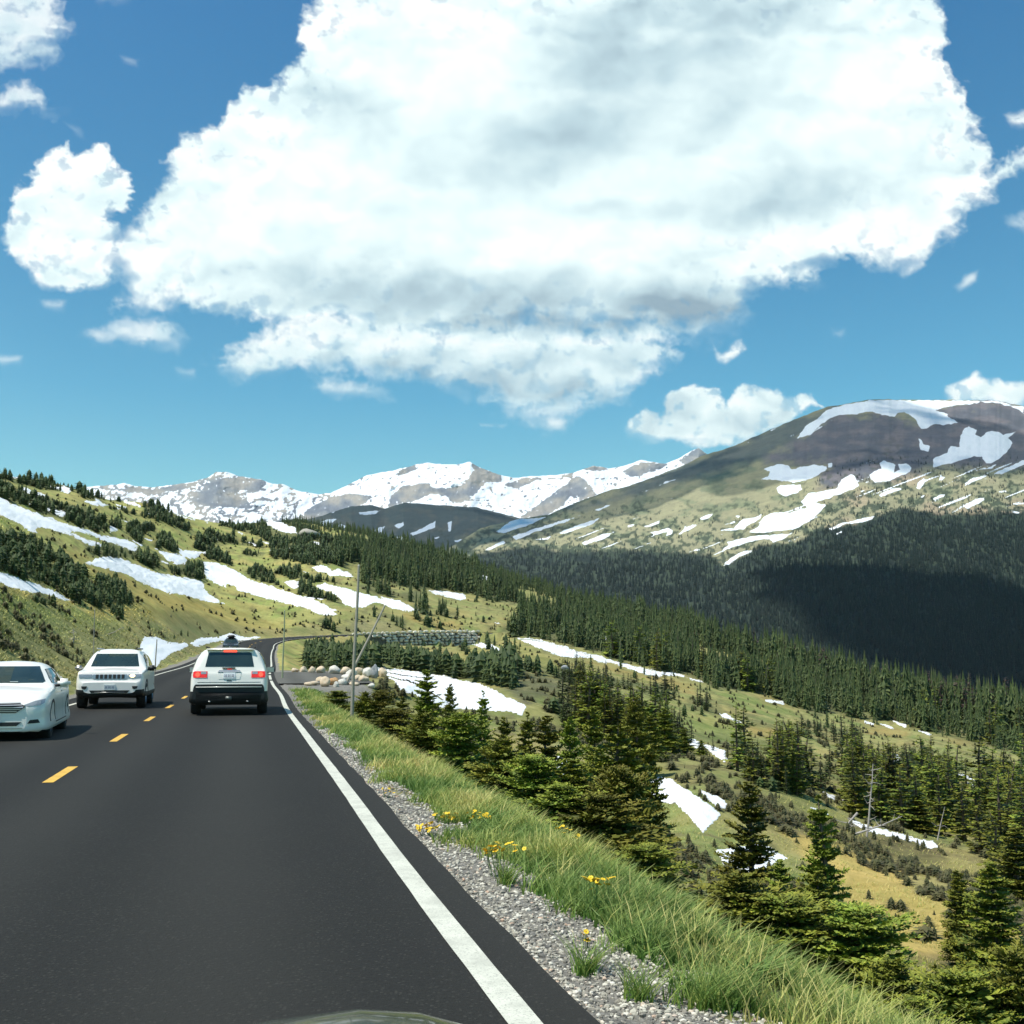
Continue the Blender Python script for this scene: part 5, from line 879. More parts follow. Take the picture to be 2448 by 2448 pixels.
# low dark shrubs and heath dotted over the open slopes
n = 60000; px = rng.uniform(-40, 2480, n); py = rng.uniform(1180, 2300, n); Hh = hit(px, py, 18); ok = ~np.isnan(Hh[:, 0]); px, py, Hh = px[ok], py[ok], Hh[ok]
s, t, _ = road_st(Hh[:, 0], Hh[:, 1]); c_ = fbm(Hh[:, 0]/7, Hh[:, 1]/9, 4, 650)+.5*fbm(px/45, py/16, 3, 651)
ok = ((t > 4.5) | (t < ASL-3)) & (sdfs(SNOWP, px, py) < -1) & (c_ > .12) & (Hh[:, 1] < 480) & (rng.random(len(px)) < .55); ok &= ~((sdf(PX("l 1000,640 1500,900 1932,1050 1932,1200 1500,1160 1150,940"), px, py) > 0) & (rng.random(len(px)) < .93)); ok &= ~((sdf(PX("S 200,1400 620,1560 560,1640 300,1600 150,1500"), px, py) > 0) & (rng.random(len(px)) < .8)); Hs = Hh[ok]
print('low shrubs', len(Hs)); hs_ = rng.uniform(.18, .55, len(Hs))*np.interp(Hs[:, 1], [20, 60, 300], [.5, .85, 1.7]); Hs[:, 2] -= hs_*.1
SHM = foliage_mat('heath_leaves', (.035, .050, .018), (.10, .105, .035), (.17, .14, .06))
o = merged('low_shrubs', L1B, Hs, hs_, rng.uniform(1.0, 2.1, len(Hs)), rng.integers(0, 4, len(Hs)), [BARK, SHM]); tag(o, 'low dark green and brown shrubs dotted over the open grassy slopes', 'shrubs', None, 'stuff')
# ================================================================ roadside grass, gravel, flowers
def blades(name, s, t, h, w, tintv, lean, mat, nseg=3, label=None, cat=None, kind=None, X=None, Y=None, colr=None):
    if X is None: X, Y, _ = road_pt(s, t)
    Z = zat(X, Y); n = len(X); a = rng.random(n)*6.283; lx = lean*np.cos(a)+.30*lean; ly = lean*np.sin(a)-.05*lean; ba = rng.random(n)*3.14; V = np.zeros((n, 2*nseg+2, 3)); T = np.zeros((n, 2*nseg+2))
    for k in range(nseg+1):
        f = k/nseg; cx = X+lx*h*f*f; cy = Y+ly*h*f*f; cz = Z-.015+h*(f-.18*lean*f*f); hw = w*(1-f**1.5)*.5+w*.06
        V[:, 2*k] = np.stack([cx-np.cos(ba)*hw, cy-np.sin(ba)*hw, cz], 1); V[:, 2*k+1] = np.stack([cx+np.cos(ba)*hw, cy+np.sin(ba)*hw, cz], 1); T[:, 2*k:2*k+2] = f
    b = np.arange(n)*(2*nseg+2); Fc = np.concatenate([np.stack([b+2*k, b+2*k+1, b+2*k+3, b+2*k+2], 1) for k in range(nseg)])
    o = npmesh(name, V.reshape(-1, 3), Fc, mat, False, {'tip': T.ravel(), 'hue': np.repeat(tintv, 2*nseg+2), **({'tint': np.repeat(colr, 2*nseg+2, 0)} if colr is not None else {})})
    if label or kind: tag(o, label, cat, None, kind)
    return o
def grass_mat():
    m, nt, b = newmat('roadside_grass'); t = attr(nt, 'tip'); h = attr(nt, 'hue')
    c = ramp(nt, h, [(0., (.05, .17, .02)), (.35, (.14, .28, .045)), (.6, (.40, .47, .10)), (1., (.80, .66, .26))]); c = mix(nt, maprange(nt, t, 0, 1, 0, .4), c, (.42, .42, .16))
    L(nt, c, b.inputs['Base Color']); b.inputs['Roughness'].default_value = .6; b.inputs['Specular IOR Level'].default_value = .3
    tr = N(nt, 'ShaderNodeBsdfTranslucent'); L(nt, c, tr.inputs[0]); mx = N(nt, 'ShaderNodeMixShader'); mx.inputs[0].default_value = .3
    L(nt, b.outputs[0], mx.inputs[1]); L(nt, tr.outputs[0], mx.inputs[2]); L(nt, mx.outputs[0], nt.nodes['Material Output'].inputs[0]); return m
GR = grass_mat()
def slope_grass_mat():
    m, nt, b = newmat('slope_grass'); c = attr(nt, 'tint', True); h = attr(nt, 'hue')
    c = mix(nt, ramp(nt, h, [(0., .9), (.28, 0.)]), c, (.07, .11, .03)); c = mix(nt, ramp(nt, h, [(.55, 0.), (1., .8)]), c, (.66, .58, .26)); c = mix(nt, maprange(nt, attr(nt, 'tip'), 0, 1, 0, .25), c, (.5, .46, .2))
    L(nt, c, b.inputs['Base Color']); b.inputs['Roughness'].default_value = .8; b.inputs['Specular IOR Level'].default_value = .15; return m
SG = slope_grass_mat()
def sdist(n, s0, s1, p=1.7):   # more blades near the camera
    u = rng.random(n); return (s0**(1-p)+u*(s1**(1-p)-s0**(1-p)))**(1/(1-p))
n = 90000; s = sdist(n, 3.6, 62, 1.75); inn = ASR+np.interp(s, [4, 6, 9, 14, 25], [.72, .62, .46, .30, .24])+.24*fbm(s/1.6, s*0, 4, 700); t = inn+rng.random(n)**1.05*(1.62-inn+.3)+.10*rng.normal(size=n)
X, Y, _ = road_pt(s, t); g = 1.35*fbm(X/.8, Y/.8, 4, 710); g2_ = fbm(X/3.1, Y/3.1, 3, 712)
keep = (g > -.42+.9*np.clip((inn+.15-t)/.3, 0, 1)) & ~((s > 52) & (s < 80) & (t < 6)); s, t, g, g2_ = s[keep], t[keep], g[keep], g2_[keep]; X, Y = X[keep], Y[keep]
dist = np.hypot(X, Y); ridge = np.exp(-((t-1.25)/.4)**2)
hue = np.clip(.20+.50*g+.55*g2_+.16*ridge+.12*rng.normal(size=len(s)), 0, 1); h = (.06+.09*np.clip(.5+g, 0, 1)+.05*ridge)*rng.uniform(.5, 1.35, len(s))*(1+.35*fbm(s/.9, t/.5, 2, 715)); w = np.clip(.0042+.00062*dist, .005, .03)*rng.uniform(.7, 1.3, len(s))
blades('roadside_grass', s, t, h, w, hue, .55, GR, 3, 'green and straw coloured grass growing on the bank beside the right road edge', 'grass', 'stuff', X, Y)
# tall straw stalks with seed heads
n = 4800; s = sdist(n, 4.2, 60, 1.7); t = .85+rng.beta(2.2, 2., n)*.9; X, Y, _ = road_pt(s, t); g = fbm(X/1.1, Y/1.1, 3, 720); k = (g > -.05) & ~((s > 52) & (s < 80)); X, Y = X[k], Y[k]; d = np.hypot(X, Y)
blades('tall_grass', None, None, rng.uniform(.14, .28, len(X)), np.clip(.0035+.0006*d, .004, .03), rng.uniform(.55, .95, len(X)), .6, GR, 4, 'tall pale seed stalks rising above the roadside grass bank', 'grass', 'stuff', X, Y)
# broad leafy weeds, dark green
n = 26000; s = sdist(n, 3.6, 60, 1.8); t = .85+rng.random(n)*1.6; X, Y, _ = road_pt(s, t); g = fbm(X/.9+7, Y/.9, 3, 730); k = (g > .08) & ~((s > 52) & (s < 80) & (t < 6)); X, Y = X[k], Y[k]; d = np.hypot(X, Y)
blades('leafy_weeds', None, None, rng.uniform(.06, .2, len(X)), np.clip(.014+.0009*d, .014, .05), rng.uniform(0, .3, len(X)), 1.1, GR, 2, 'low broad leaved green weeds mixed into the roadside grass', 'weeds', 'stuff', X, Y)
# tussocks of grass and low heath that roughen the left slope and the cut bank
n = 70000; px = rng.uniform(-60, 900, n); py = rng.uniform(1200, 1640, n); Hh = hit(px, py, 26); ok = ~np.isnan(Hh[:, 0]); Hh = Hh[ok]; px, py = px[ok], py[ok]
s, t, _ = road_st(Hh[:, 0], Hh[:, 1]); g = fbm(Hh[:, 0]/1.5, Hh[:, 1]/1.5, 4, 740); k = (t < ASL-1.4) & (sdfs(SNOWP, px, py) < 0) & (g > -.1) & (Hh[:, 1] < 150); Hh, g = Hh[k], g[k]
blades('slope_tussocks', None, None, rng.uniform(.05, .16, len(Hh))*np.interp(Hh[:, 1], [30, 300], [.9, 2.2]), .0007*Hh[:, 1]*rng.uniform(.7, 1.8, len(Hh)), np.clip(.42+.55*fbm(Hh[:, 0]/3, Hh[:, 1]/5, 4, 745)+.18*rng.normal(size=len(Hh)), 0, 1), .8, SG, 2, 'tussocks of green and yellow grass on the slope left of the road', 'grass', 'stuff', Hh[:, 0], Hh[:, 1], tint_at(Hh[:, 0], Hh[:, 1])*rng.uniform(1.0, 1.6, (len(Hh), 1)))
n = 30000; px = rng.uniform(1500, 2448, n); py = rng.uniform(1900, 2448, n); Hh = hit(px, py, 9); ok = ~np.isnan(Hh[:, 0]); Hh = Hh[ok]; s, t, _ = road_st(Hh[:, 0], Hh[:, 1]); px, py = px[ok], py[ok]; k = (t > 3.4) & (fbm(Hh[:, 0]/1.2, Hh[:, 1]/1.2, 3, 747) > -.15) & (sdfs(SNOWP, px, py) < 0); Hh = Hh[k]
blades('meadow_grass', None, None, rng.uniform(.03, .12, len(Hh)), .0006*Hh[:, 1]*rng.uniform(.6, 1.4, len(Hh)), np.clip(np.where(Hh[:, 1] > 14, .85, .5)+.15*rng.normal(size=len(Hh)), 0, 1), .7, GR, 2, 'dry tan grass on the meadow below the roadside spruces', 'grass', 'stuff', Hh[:, 0], Hh[:, 1])
# gravel stones of the shoulder
def pebble_mat():
    m, nt, b = newmat('gravel_stone'); h = attr(nt, 'hue'); c = ramp(nt, h, [(0, (.10, .10, .09)), (.35, (.27, .25, .20)), (.7, (.44, .42, .33)), (.93, (.70, .67, .56)), (1., (.50, .33, .22))]); L(nt, c, b.inputs['Base Color']); b.inputs['Roughness'].default_value = .9; return m
PM = pebble_mat()
bm = bmesh.new(); bmesh.ops.create_icosphere(bm, subdivisions=1, radius=1); IV = np.array([v.co[:] for v in bm.verts]); IF = np.array([[v.index for v in f.verts] for f in bm.faces]); bm.free()
n = 15000; s = sdist(n, 3.6, 26, 2.0); t = ASR-.04+rng.random(n)**1.1*(np.interp(s, [4, 9, 16], [.95, .72, .5])+.3*fbm(s/1.6, s*0, 3, 700)); X, Y, _ = road_pt(s, t); Z = zat(X, Y); sz = (.004+.009*rng.random(n)**2.2+.0006*s)*1.0; sc3 = sz[:, None]*rng.uniform(.6, 1.3, (n, 3)); sc3[:, 2] *= .7
a = rng.random(n)*6.283; ca, sa = np.cos(a), np.sin(a); q = IV[None]*sc3[:, None]*(1+.18*rng.normal(size=(n, len(IV), 1))); Vp = np.stack([q[..., 0]*ca[:, None]-q[..., 1]*sa[:, None]+X[:, None], q[..., 0]*sa[:, None]+q[..., 1]*ca[:, None]+Y[:, None], q[..., 2]+Z[:, None]+sz[:, None]*.25], 2)
o = npmesh('gravel', Vp.reshape(-1, 3), (IF[None]+(np.arange(n)*len(IV))[:, None, None]).reshape(-1, 3), PM, False, {'hue': np.repeat(rng.random(n), len(IV))}); tag(o, 'loose grey and tan gravel along the right edge of the asphalt', 'gravel', None, 'stuff')
# grass tufts standing alone on the gravel
TUFT = [(1105, 1840, 'green grass tuft on gravel at the bottom, nearest the asphalt corner'), (1205, 1890, 'yellowing grass tuft on gravel at the very bottom of the photo'), (955, 1668, 'green grass tuft below yellow flowers beside the asphalt'), (1170, 1765, 'sparse dry grass tuft on gravel right of a single yellow flower'), (1330, 1905, 'tall yellow green grass clump at the bottom edge right of the gravel')]
for x, y, lab in TUFT:
    P = hit([x*K], [y*K])[0]; r_ = empty('grass_tuft', tuple(P)); tag(r_, lab, 'grass tuft', 'grass tufts on the gravel'); m_ = 130; a = rng.random(m_)*6.28; rr = rng.random(m_)*.07
    o = blades('blades', None, None, rng.uniform(.10, .26, m_), np.full(m_, .006), rng.uniform(.15, .6, m_), .75, GR, 4, X=P[0]+rr*np.cos(a), Y=P[1]+rr*np.sin(a)); o.parent = r_; o.matrix_parent_inverse = Matrix.Translation(-Vector(P))
# yellow flower clumps
YF = simple('yellow_petals', (.82, .56, .02), .6, vary=.15, vs=30); YC = simple('flower_centre', (.62, .30, .01), .7); ST = simple('flower_stem', (.07, .15, .03), .7)
bmf = bmesh.new()
for k in range(9):
    a = k*6.283/9; ca, sa = math.cos(a), math.sin(a)
    v = [bmf.verts.new((ca*r0-sa*w0, sa*r0+ca*w0, z0)) for r0, w0, z0 in ((.1, -.10, 0), (.7, -.24, .16), (1., 0, .12), (.7, .24, .16), (.1, .10, 0))]; bmf.faces.new(v)
mef = bpy.data.meshes.new('flower_head'); bmf.to_mesh(mef); bmf.free(); mef.materials.append(YF)
bmf = bmesh.new(); bmesh.ops.create_icosphere(bmf, subdivisions=1, radius=.26); mec = bpy.data.meshes.new('flower_centre'); bmf.to_mesh(mec); bmf.free(); mec.materials.append(YC)
FL = [(905, 1550, 12, .12, .9, 'small yellow flower clump on gravel above the wide flower clump'), (845, 1566, 0, 0, 0, ''), (812, 1572, 12, .13, .9, 'yellow flower clump nearest the asphalt edge, mid way along the shoulder'), (842, 1549, 10, .12, .9, 'yellow flower clump just right of the clump nearest the asphalt edge'), (733, 1500, 5, .08, .9, 'farthest small yellow flower clump on the gravel'), (952, 1650, 11, .16, 1., 'wide yellow flower clump above a grass tuft on the gravel'), (1110, 1727, 5, .07, 1., 'pair of yellow blossoms at the foot of the tall straw grass'), (1150, 1722, 3, .05, .8, 'small yellow blossoms in green weeds right of the straw grass foot'), (1102, 1790, 2, .03, 1., 'single yellow flower alone on the open gravel'), (1275, 1712, 6, .10, .9, 'yellow flowers high on the green bank, left part'), (1312, 1738, 5, .07, .9, 'yellow flowers high on the green bank, right part'), (1060, 1608, 8, .14, .8, 'yellow flowers among straw grass on top of the bank'), (1395, 1752, 6, .12, .8, 'yellow flowers low in green grass at the right end of the bank')]
for x, y, nf_, rad, sc_f, lab in FL[0:1]+FL[2:]:
    P = hit([x*K], [(y+6)*K])[0]; r_ = empty('flower_clump', tuple(P)); tag(r_, lab, 'flowers', 'yellow flower clumps on the roadside')
    nf_ = nf_*2
    for k in range(nf_):
        a = rng.random()*6.28; rr = rad*math.sqrt(rng.random()); lx, ly = rr*math.cos(a), rr*math.sin(a)*.8; hz = .05+.06*rng.random()+(.13 if 'bank' in lab or 'grass' in lab else 0); gz = float(zat(P[0]+lx, P[1]+ly))-P[2]
        tv_, tf__ = tube([(lx*.6, ly*.6, gz-.01), (lx, ly, gz+hz)], [.002, .0016], 4); st_o = npmesh('stem', tv_, tf__, ST, True, parent=r_)
        o = link(bpy.data.objects.new('flower_head', mef), st_o); o.location = (lx, ly, gz+hz); q_ = .021*sc_f*rng.uniform(.8, 1.25); o.scale = (q_, q_, q_); o.rotation_euler = (rng.normal()*.35+.25, rng.normal()*.35, rng.random()*6)
        o = link(bpy.data.objects.new('flower_centre', mec), st_o); o.location = (lx, ly, gz+hz+.001); o.scale = (q_, q_, q_*.7)
# ================================================================ snow poles
PW = simple('grey_pole_wood', (.30, .28, .22), .8, vary=.25, vs=8); PT = simple('pole_green_paint', (.30, .34, .20), .6, vary=.2, vs=6)
def pole(x0, y0, x1, y1, d, lab, rad=.045, mat=PW, dd=0., ztop=None):
    P0 = hit([x0*K], [y0*K], d*.6)[0] if d is None else np.array(at(x0*K, y0*K, d)); P0 = np.array([P0[0], P0[1], float(zat(P0[0], P0[1]))]); P1 = np.array(at(x1*K, y1*K, d+dd))
    r_ = empty('snow_pole', tuple(P0)); tag(r_, lab, 'snow pole', 'snow poles marking the road edge'); rel_ = P1-P0; n_ = 9
    pts = [rel_*f+np.array([.02*math.sin(3*f+x0), 0, 0])*math.sin(math.pi*f) for f in np.linspace(-.06, 1, n_)]
    V_, F_ = tube(pts, [rad*(1-.35*i/(n_-1)) for i in range(n_)], 8); npmesh('shaft', V_, F_, mat, True, parent=r_)
    u_ = rel_/np.linalg.norm(rel_); V_, F_ = tube([rel_, rel_+u_*.04], [rad*.7, rad*.45], 8); npmesh('cap', V_, F_, simple('pole_cap', (.42, .40, .33), .8), True, parent=r_)
pole(664, 1349, 677, 1068, 30.4, 'tallest wooden snow pole, upright on the right bank in front of the spruces', .052)
pole(652, 1279, 726, 1143, 57, 'leaning snow pole tilted right behind the tallest pole', .075, dd=1.0)
pole(533, 1272, 537, 1153, 64, 'thin upright snow pole right of the road by the pull-out', .05, PT)
pole(293, 1263, 296, 1207, 82, 'short snow pole standing in front of the plowed snowbank left of the road', .05)
pole(178, 1240, 179, 1150, 52, 'very thin snow pole against the green left slope above the white cars', .028)
# ================================================================ boulders and stone wall
def rock_mat(name, a, b_):
    m, nt, b = newmat(name); o = coord(nt); n = noise(nt, o, 2.2, 8, .7); n2 = noise(nt, o, 9, 6, .7); c = mix(nt, ramp(nt, n, [(.35, 0.), (.65, 1.)]), a, b_); c = mix(nt, ramp(nt, n2, [(.60, 0.), (.72, .6)]), c, tuple(q*.45 for q in a))
    L(nt, c, b.inputs['Base Color']); b.inputs['Roughness'].default_value = .9; bump(nt, n2, b, .8, .05); return m
RT = rock_mat('tan_granite', (.60, .45, .28), (.72, .62, .46)); RO = rock_mat('orange_granite', (.50, .24, .09), (.62, .40, .2)); RG = rock_mat('grey_granite', (.20, .22, .24), (.42, .43, .42)); RW = rock_mat('pale_granite', (.60, .58, .50), (.76, .73, .64))
def rock_mesh(seed, sub=3):
    bm = bmesh.new(); bmesh.ops.create_icosphere(bm, subdivisions=sub, radius=1); q = np.random.default_rng(seed)
    pl = [(lambda v: v/np.linalg.norm(v))(q.normal(size=3)) for _ in range(9)]; of = [q.uniform(.62, .95) for _ in pl]
    for v in bm.verts:
        p = np.array(v.co[:])
        for n_, o_ in zip(pl, of):
            e = p@n_-o_
            if e > 0: p = p-n_*e*.88
        r = 1+.10*float(fbm(p[0]*1.7+seed, p[1]*1.7+p[2]*1.3, 4, seed)); v.co = Vector(p*r)
    me = bpy.data.meshes.new('boulder'); bm.to_mesh(me); bm.free(); me.polygons.foreach_set('use_smooth', np.full(len(me.polygons), True)); return me
RM = [rock_mesh(900+i) for i in range(6)]
BO = [(664, 1284, 20, 14, 68, RW, 'pale boulder wedged behind the leaning pole foot, right side'), (686, 1300, 20, 14, 60, RT, 'tan boulder in the pile just right of the tallest pole'), (645, 1303, 18, 12, 57, RW, 'pale boulder touching the orange one on its right'), (668, 1306, 18, 10, 56, RT, 'low tan boulder left of the tallest pole foot'), (604, 1300, 18, 12, 60, RT, 'tan boulder at the edge of the pull-out asphalt, front row'), (556, 1279, 14, 10, 76, RT, 'first small tan boulder at the left end of the back boulder row'), (572, 1280, 17, 13, 76, RT, 'second tan boulder in the back row, with a dark gap beside it'), (588, 1280, 13, 13, 75, RT, 'flat topped tan boulder in the back row'), (605, 1281, 16, 15, 74, RT, 'smooth tan boulder in the back row above the pull-out asphalt'), (632, 1282, 24, 19, 72, RW, 'largest pale boulder in the back row, behind the leaning pole'), (652, 1283, 20, 16, 71, RT, 'tan boulder at the foot of the leaning pole'), (675, 1285, 22, 17, 70, RT, 'wide tan boulder in the back row behind the tallest pole'), (693, 1287, 18, 19, 68, RW, 'white boulder near the right end of the back row'), (706, 1296, 15, 26, 66, RG, 'dark grey split boulder at the right end of the back row'), (722, 1288, 16, 18, 68, RT, 'last tan boulder at the right end, touching the snowbank'),
 (588, 1306, 26, 10, 56, RT, 'low flat tan boulder in the front row at its left end'), (613, 1308, 20, 19, 55, RT, 'cracked tan boulder under the orange one in the front row'), (627, 1297, 24, 15, 57, RO, 'rust orange boulder lying on the front row'), (634, 1310, 12, 12, 54.5, RW, 'small pale boulder right of the cracked one in the front row'), (655, 1292, 22, 13, 62, RW, 'long pale boulder between the two rows'), (676, 1292, 18, 12, 62, RT, 'tan boulder between the rows, right of the long pale one'), (700, 1310, 14, 9, 54, RW, 'small white boulder low in front of the grey split one'), (1066, 1262, 14, 8, 112, RG, 'lone small grey boulder on the upper edge of the big snowbank'), (1225, 1276, 8, 6, 150, RW, 'small pale rock on the dark brush right of the snowbank')]
for i, (x, y, w_, h_, d, mt, lab) in enumerate(BO):
    P = np.array(at(x*K, y*K, d)); z = float(zat(P[0], P[1])); top = float(at(x*K, (y-h_)*K, d)[2]); rw = w_/2170*d*.56; hgt_ = max(h_/2170*d*.55, .12)
    me = RM[i % 6].copy(); me.materials.append(mt); o = link(bpy.data.objects.new('boulder', me)); o.location = (P[0], P[1], max(z, top-2*hgt_)+hgt_*.75 if top > z else z+hgt_*.6); o.scale = (rw, rw*.9, hgt_*1.05); o.rotation_euler = (0, 0, i*1.3); tag(o, lab, 'boulder')
# rock outcrop on the ridge and scattered slope rocks on the left
P = hit([400+1560*.2174], [1150+620*.2174], 200)[0]
if not np.isnan(P[0]): me = RM[2].copy(); me.materials.append(rock_mat('ridge_rock', (.30, .28, .23), (.40, .37, .30))); o = link(bpy.data.objects.new('boulder', me)); o.location = P+np.array([0, 0, 1.0]); o.scale = (P[1]*27/F, 8, P[1]*15/F); tag(o, 'large grey rock outcrop on the ridge right of the wedge shaped snow patch', 'rock outcrop')
# dry stone retaining wall carrying the road above the slope
wall = empty('stone_wall', (0, 0, 0)); tag(wall, 'pale dry stone retaining wall under the curving road in the distance', 'stone wall')
SB, FB = [], []; off = 0; q = np.random.default_rng(31); sA = sW0; sBv = sW1; hues = []
for row in range(6):
    s_w = sA+(0 if row < 2 else (1.5*row))-(7 if row == 0 else 0)
    while s_w < sBv+.5:
        L_ = q.uniform(.8, 2.1); x, y, z = road_pt(s_w+L_/2, .98+.06*row); hh_ = .36; zz_ = z+.22-row*.60+q.normal()*.05
        if zz_ > float(zat(x+.8, y-.8))-.6 or row < 5:
            pv = IV*np.array([L_*.5*.95, .34, hh_*q.uniform(.75, 1.0)])*(1+.16*q.normal(size=(len(IV), 1))); j = np.interp(s_w, RS, np.arctan2(RN[:, 0], -RN[:, 1]))
            an = math.atan2(np.interp(s_w, RS, RN[:, 0]), -np.interp(s_w, RS, RN[:, 1])); dx, dy = -np.interp(s_w, RS, RN[:, 1]), np.interp(s_w, RS, RN[:, 0])
            X_ = pv[:, 0]*dx-pv[:, 1]*dy+x; Y_ = pv[:, 0]*dy+pv[:, 1]*dx+y; SB.append(np.stack([X_, Y_, pv[:, 2]+zz_+q.normal()*.04], 1)); FB.append(IF+off); off += len(IV); hues.append(np.full(len(IV), q.uniform(.72, .93)))
        s_w += L_*1.10
npmesh('stones', np.concatenate(SB), np.concatenate(FB), PM, False, {'hue': np.concatenate(hues)}, wall)
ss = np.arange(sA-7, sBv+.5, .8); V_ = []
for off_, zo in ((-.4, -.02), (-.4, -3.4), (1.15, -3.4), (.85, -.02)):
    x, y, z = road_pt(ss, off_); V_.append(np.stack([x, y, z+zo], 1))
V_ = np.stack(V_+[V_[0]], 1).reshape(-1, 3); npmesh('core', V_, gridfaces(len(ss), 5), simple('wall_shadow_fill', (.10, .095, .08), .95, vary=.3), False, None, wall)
# bare dead tree and fallen branches on the brown brush
def limbs(bpts, rad, kids, seed):
    q = np.random.default_rng(seed); V_, F_ = tube(bpts, list(np.linspace(rad, rad*.25, len(bpts))), 6); V_ = list(V_); F_ = list(F_); B = np.array(bpts, float)
    for k in range(kids):
        f = q.uniform(.2, .95)*(len(B)-1); i = int(f); p = B[i]+(B[min(i+1, len(B)-1)]-B[i])*(f-i); a = q.random()*6.28; l = q.uniform(.25, .75)*(1.1-.6*f/(len(B)-1)); d_ = np.array([math.cos(a), math.sin(a)*.6, q.uniform(-.2, .5)])
        v2, f2 = tube([p, p+d_*l*.5+[0, 0, -.03], p+d_*l+[0, 0, q.normal()*.1]], [rad*.4, rad*.28, rad*.1], 4); o0 = len(V_); V_ += list(v2); F_ += [tuple(j+o0 for j in f_) for f_ in f2]
    return V_, F_
def deadwood(name, x, y, d, pts, rad, kids, lab, seed):
    P = at(x*K, y*K, d); z = float(zat(P[0], P[1])); r_ = empty(name, (float(P[0]), float(d), z)); tag(r_, lab, 'dead tree'); V_, F_ = limbs(pts, rad, kids, seed); npmesh('bare_wood', V_, F_, DEADW, True, parent=r_)
deadwood('dead_tree', 1635, 1610, 42, [(0, 0, -.1), (.12, 0, .6), (.2, 0, 1.3), (.3, 0, 2.0), (.38, .1, 2.6)], .045, 16, 'bare grey standing dead tree with twiggy branches over the brown brush', 5)
deadwood('fallen_branch', 1640, 1612, 40, [(-.9, 0, .05), (-.2, 0, .25), (.5, .1, .45), (1.2, .1, .75)], .05, 14, 'pale fallen branch lying to the right of the bare dead tree', 6)
deadwood('fallen_branch', 1610, 1600, 42, [(.2, 0, .7), (-.1, 0, .4), (-.3, 0, .1)], .05, 8, 'broken grey branch slanting at the left foot of the bare dead tree', 7)
deadwood('dead_tree', 1765, 1500, 47, [(0, 0, 0), (.15, 0, .6), (.35, 0, 1.3)], .03, 3, 'thin pale leaning snag among the right spruces', 8)
deadwood('dead_tree', 700*0+140, 1135, 72, [(0, 0, 0), (.1, 0, .5), (.05, 0, 1.1)], .05, 14, 'grey twiggy deadwood at the foot of the dark left thicket', 9)
deadwood('fallen_branch', 218, 1095, 96, [(-.9, 0, .1), (0, 0, .4), (.9, 0, .9)], .05, 5, 'pale fallen trunk above the long rounded snowbank', 10)
# ================================================================ vehicles
def cr1(P, t):
    i = int(min(max(math.floor(t), 0), len(P)-2)); f = t-i; p0 = P[max(i-1, 0)]; p1 = P[i]; p2 = P[i+1]; p3 = P[min(i+2, len(P)-1)]
    return .5*((2*p1)+(p2-p0)*f+(2*p0-5*p1+4*p2-p3)*f*f+(3*p1-p0-3*p2+p3)*f**3)
def loft(name, st, mats, parent, clad=None):
    """st: list of (x, [(y,z)*6]) sections from nose to tail; body mirrored about y = 0"""
    A_ = np.array([[[x, y, z] for y, z in sec] for x, sec in st], float); nu = (len(st)-1)*5+1; nv = 5*5+1; G = np.zeros((nu, nv, 3))
    tmp = [[cr1(A_[:, k], u) for u in np.linspace(0, len(st)-1, nu)] for k in range(6)]; tmp = np.array(tmp)
    for a in range(nu):
        for c, v in enumerate(np.linspace(0, 5, nv)): G[a, c] = cr1(tmp[:, a], v)
    G[:, :, 1] = np.maximum(G[:, :, 1], 0); G[:, 0, 1] = 0; G[:, -1, 1] = 0
    M = G[:, ::-1].copy(); M[:, :, 1] *= -1; full = np.concatenate([G, M[:, 1:]], 1); nc = full.shape[1]; V = full.reshape(-1, 3)
    Fc = [tuple(f) for f in gridfaces(nu, nc)]
    bm = bmesh.new(); vs = [bm.verts.new(v) for v in V]
    for f in Fc:
        try: bm.faces.new([vs[j] for j in f])
        except ValueError: pass
    for r_, rev in ((0, False), (nu-1, True)):
        ring = [vs[r_*nc+j] for j in range(nc)]
        try: bm.faces.new(ring[::-1] if rev else ring)
        except ValueError: pass
    bmesh.ops.remove_doubles(bm, verts=bm.verts, dist=.0015); bmesh.ops.recalc_face_normals(bm, faces=bm.faces)
    me = bpy.data.meshes.new(name); 
    for f in bm.faces: f.smooth = len(f.verts) < 6; f.material_index = 1 if (clad and f.calc_center_median().z < clad(f.calc_center_median())) else 0
    bm.to_mesh(me); tree = BVHTree.FromBMesh(bm); bm.free()
    for m_ in mats: me.materials.append(m_)
    return link(bpy.data.objects.new(name, me), parent), tree
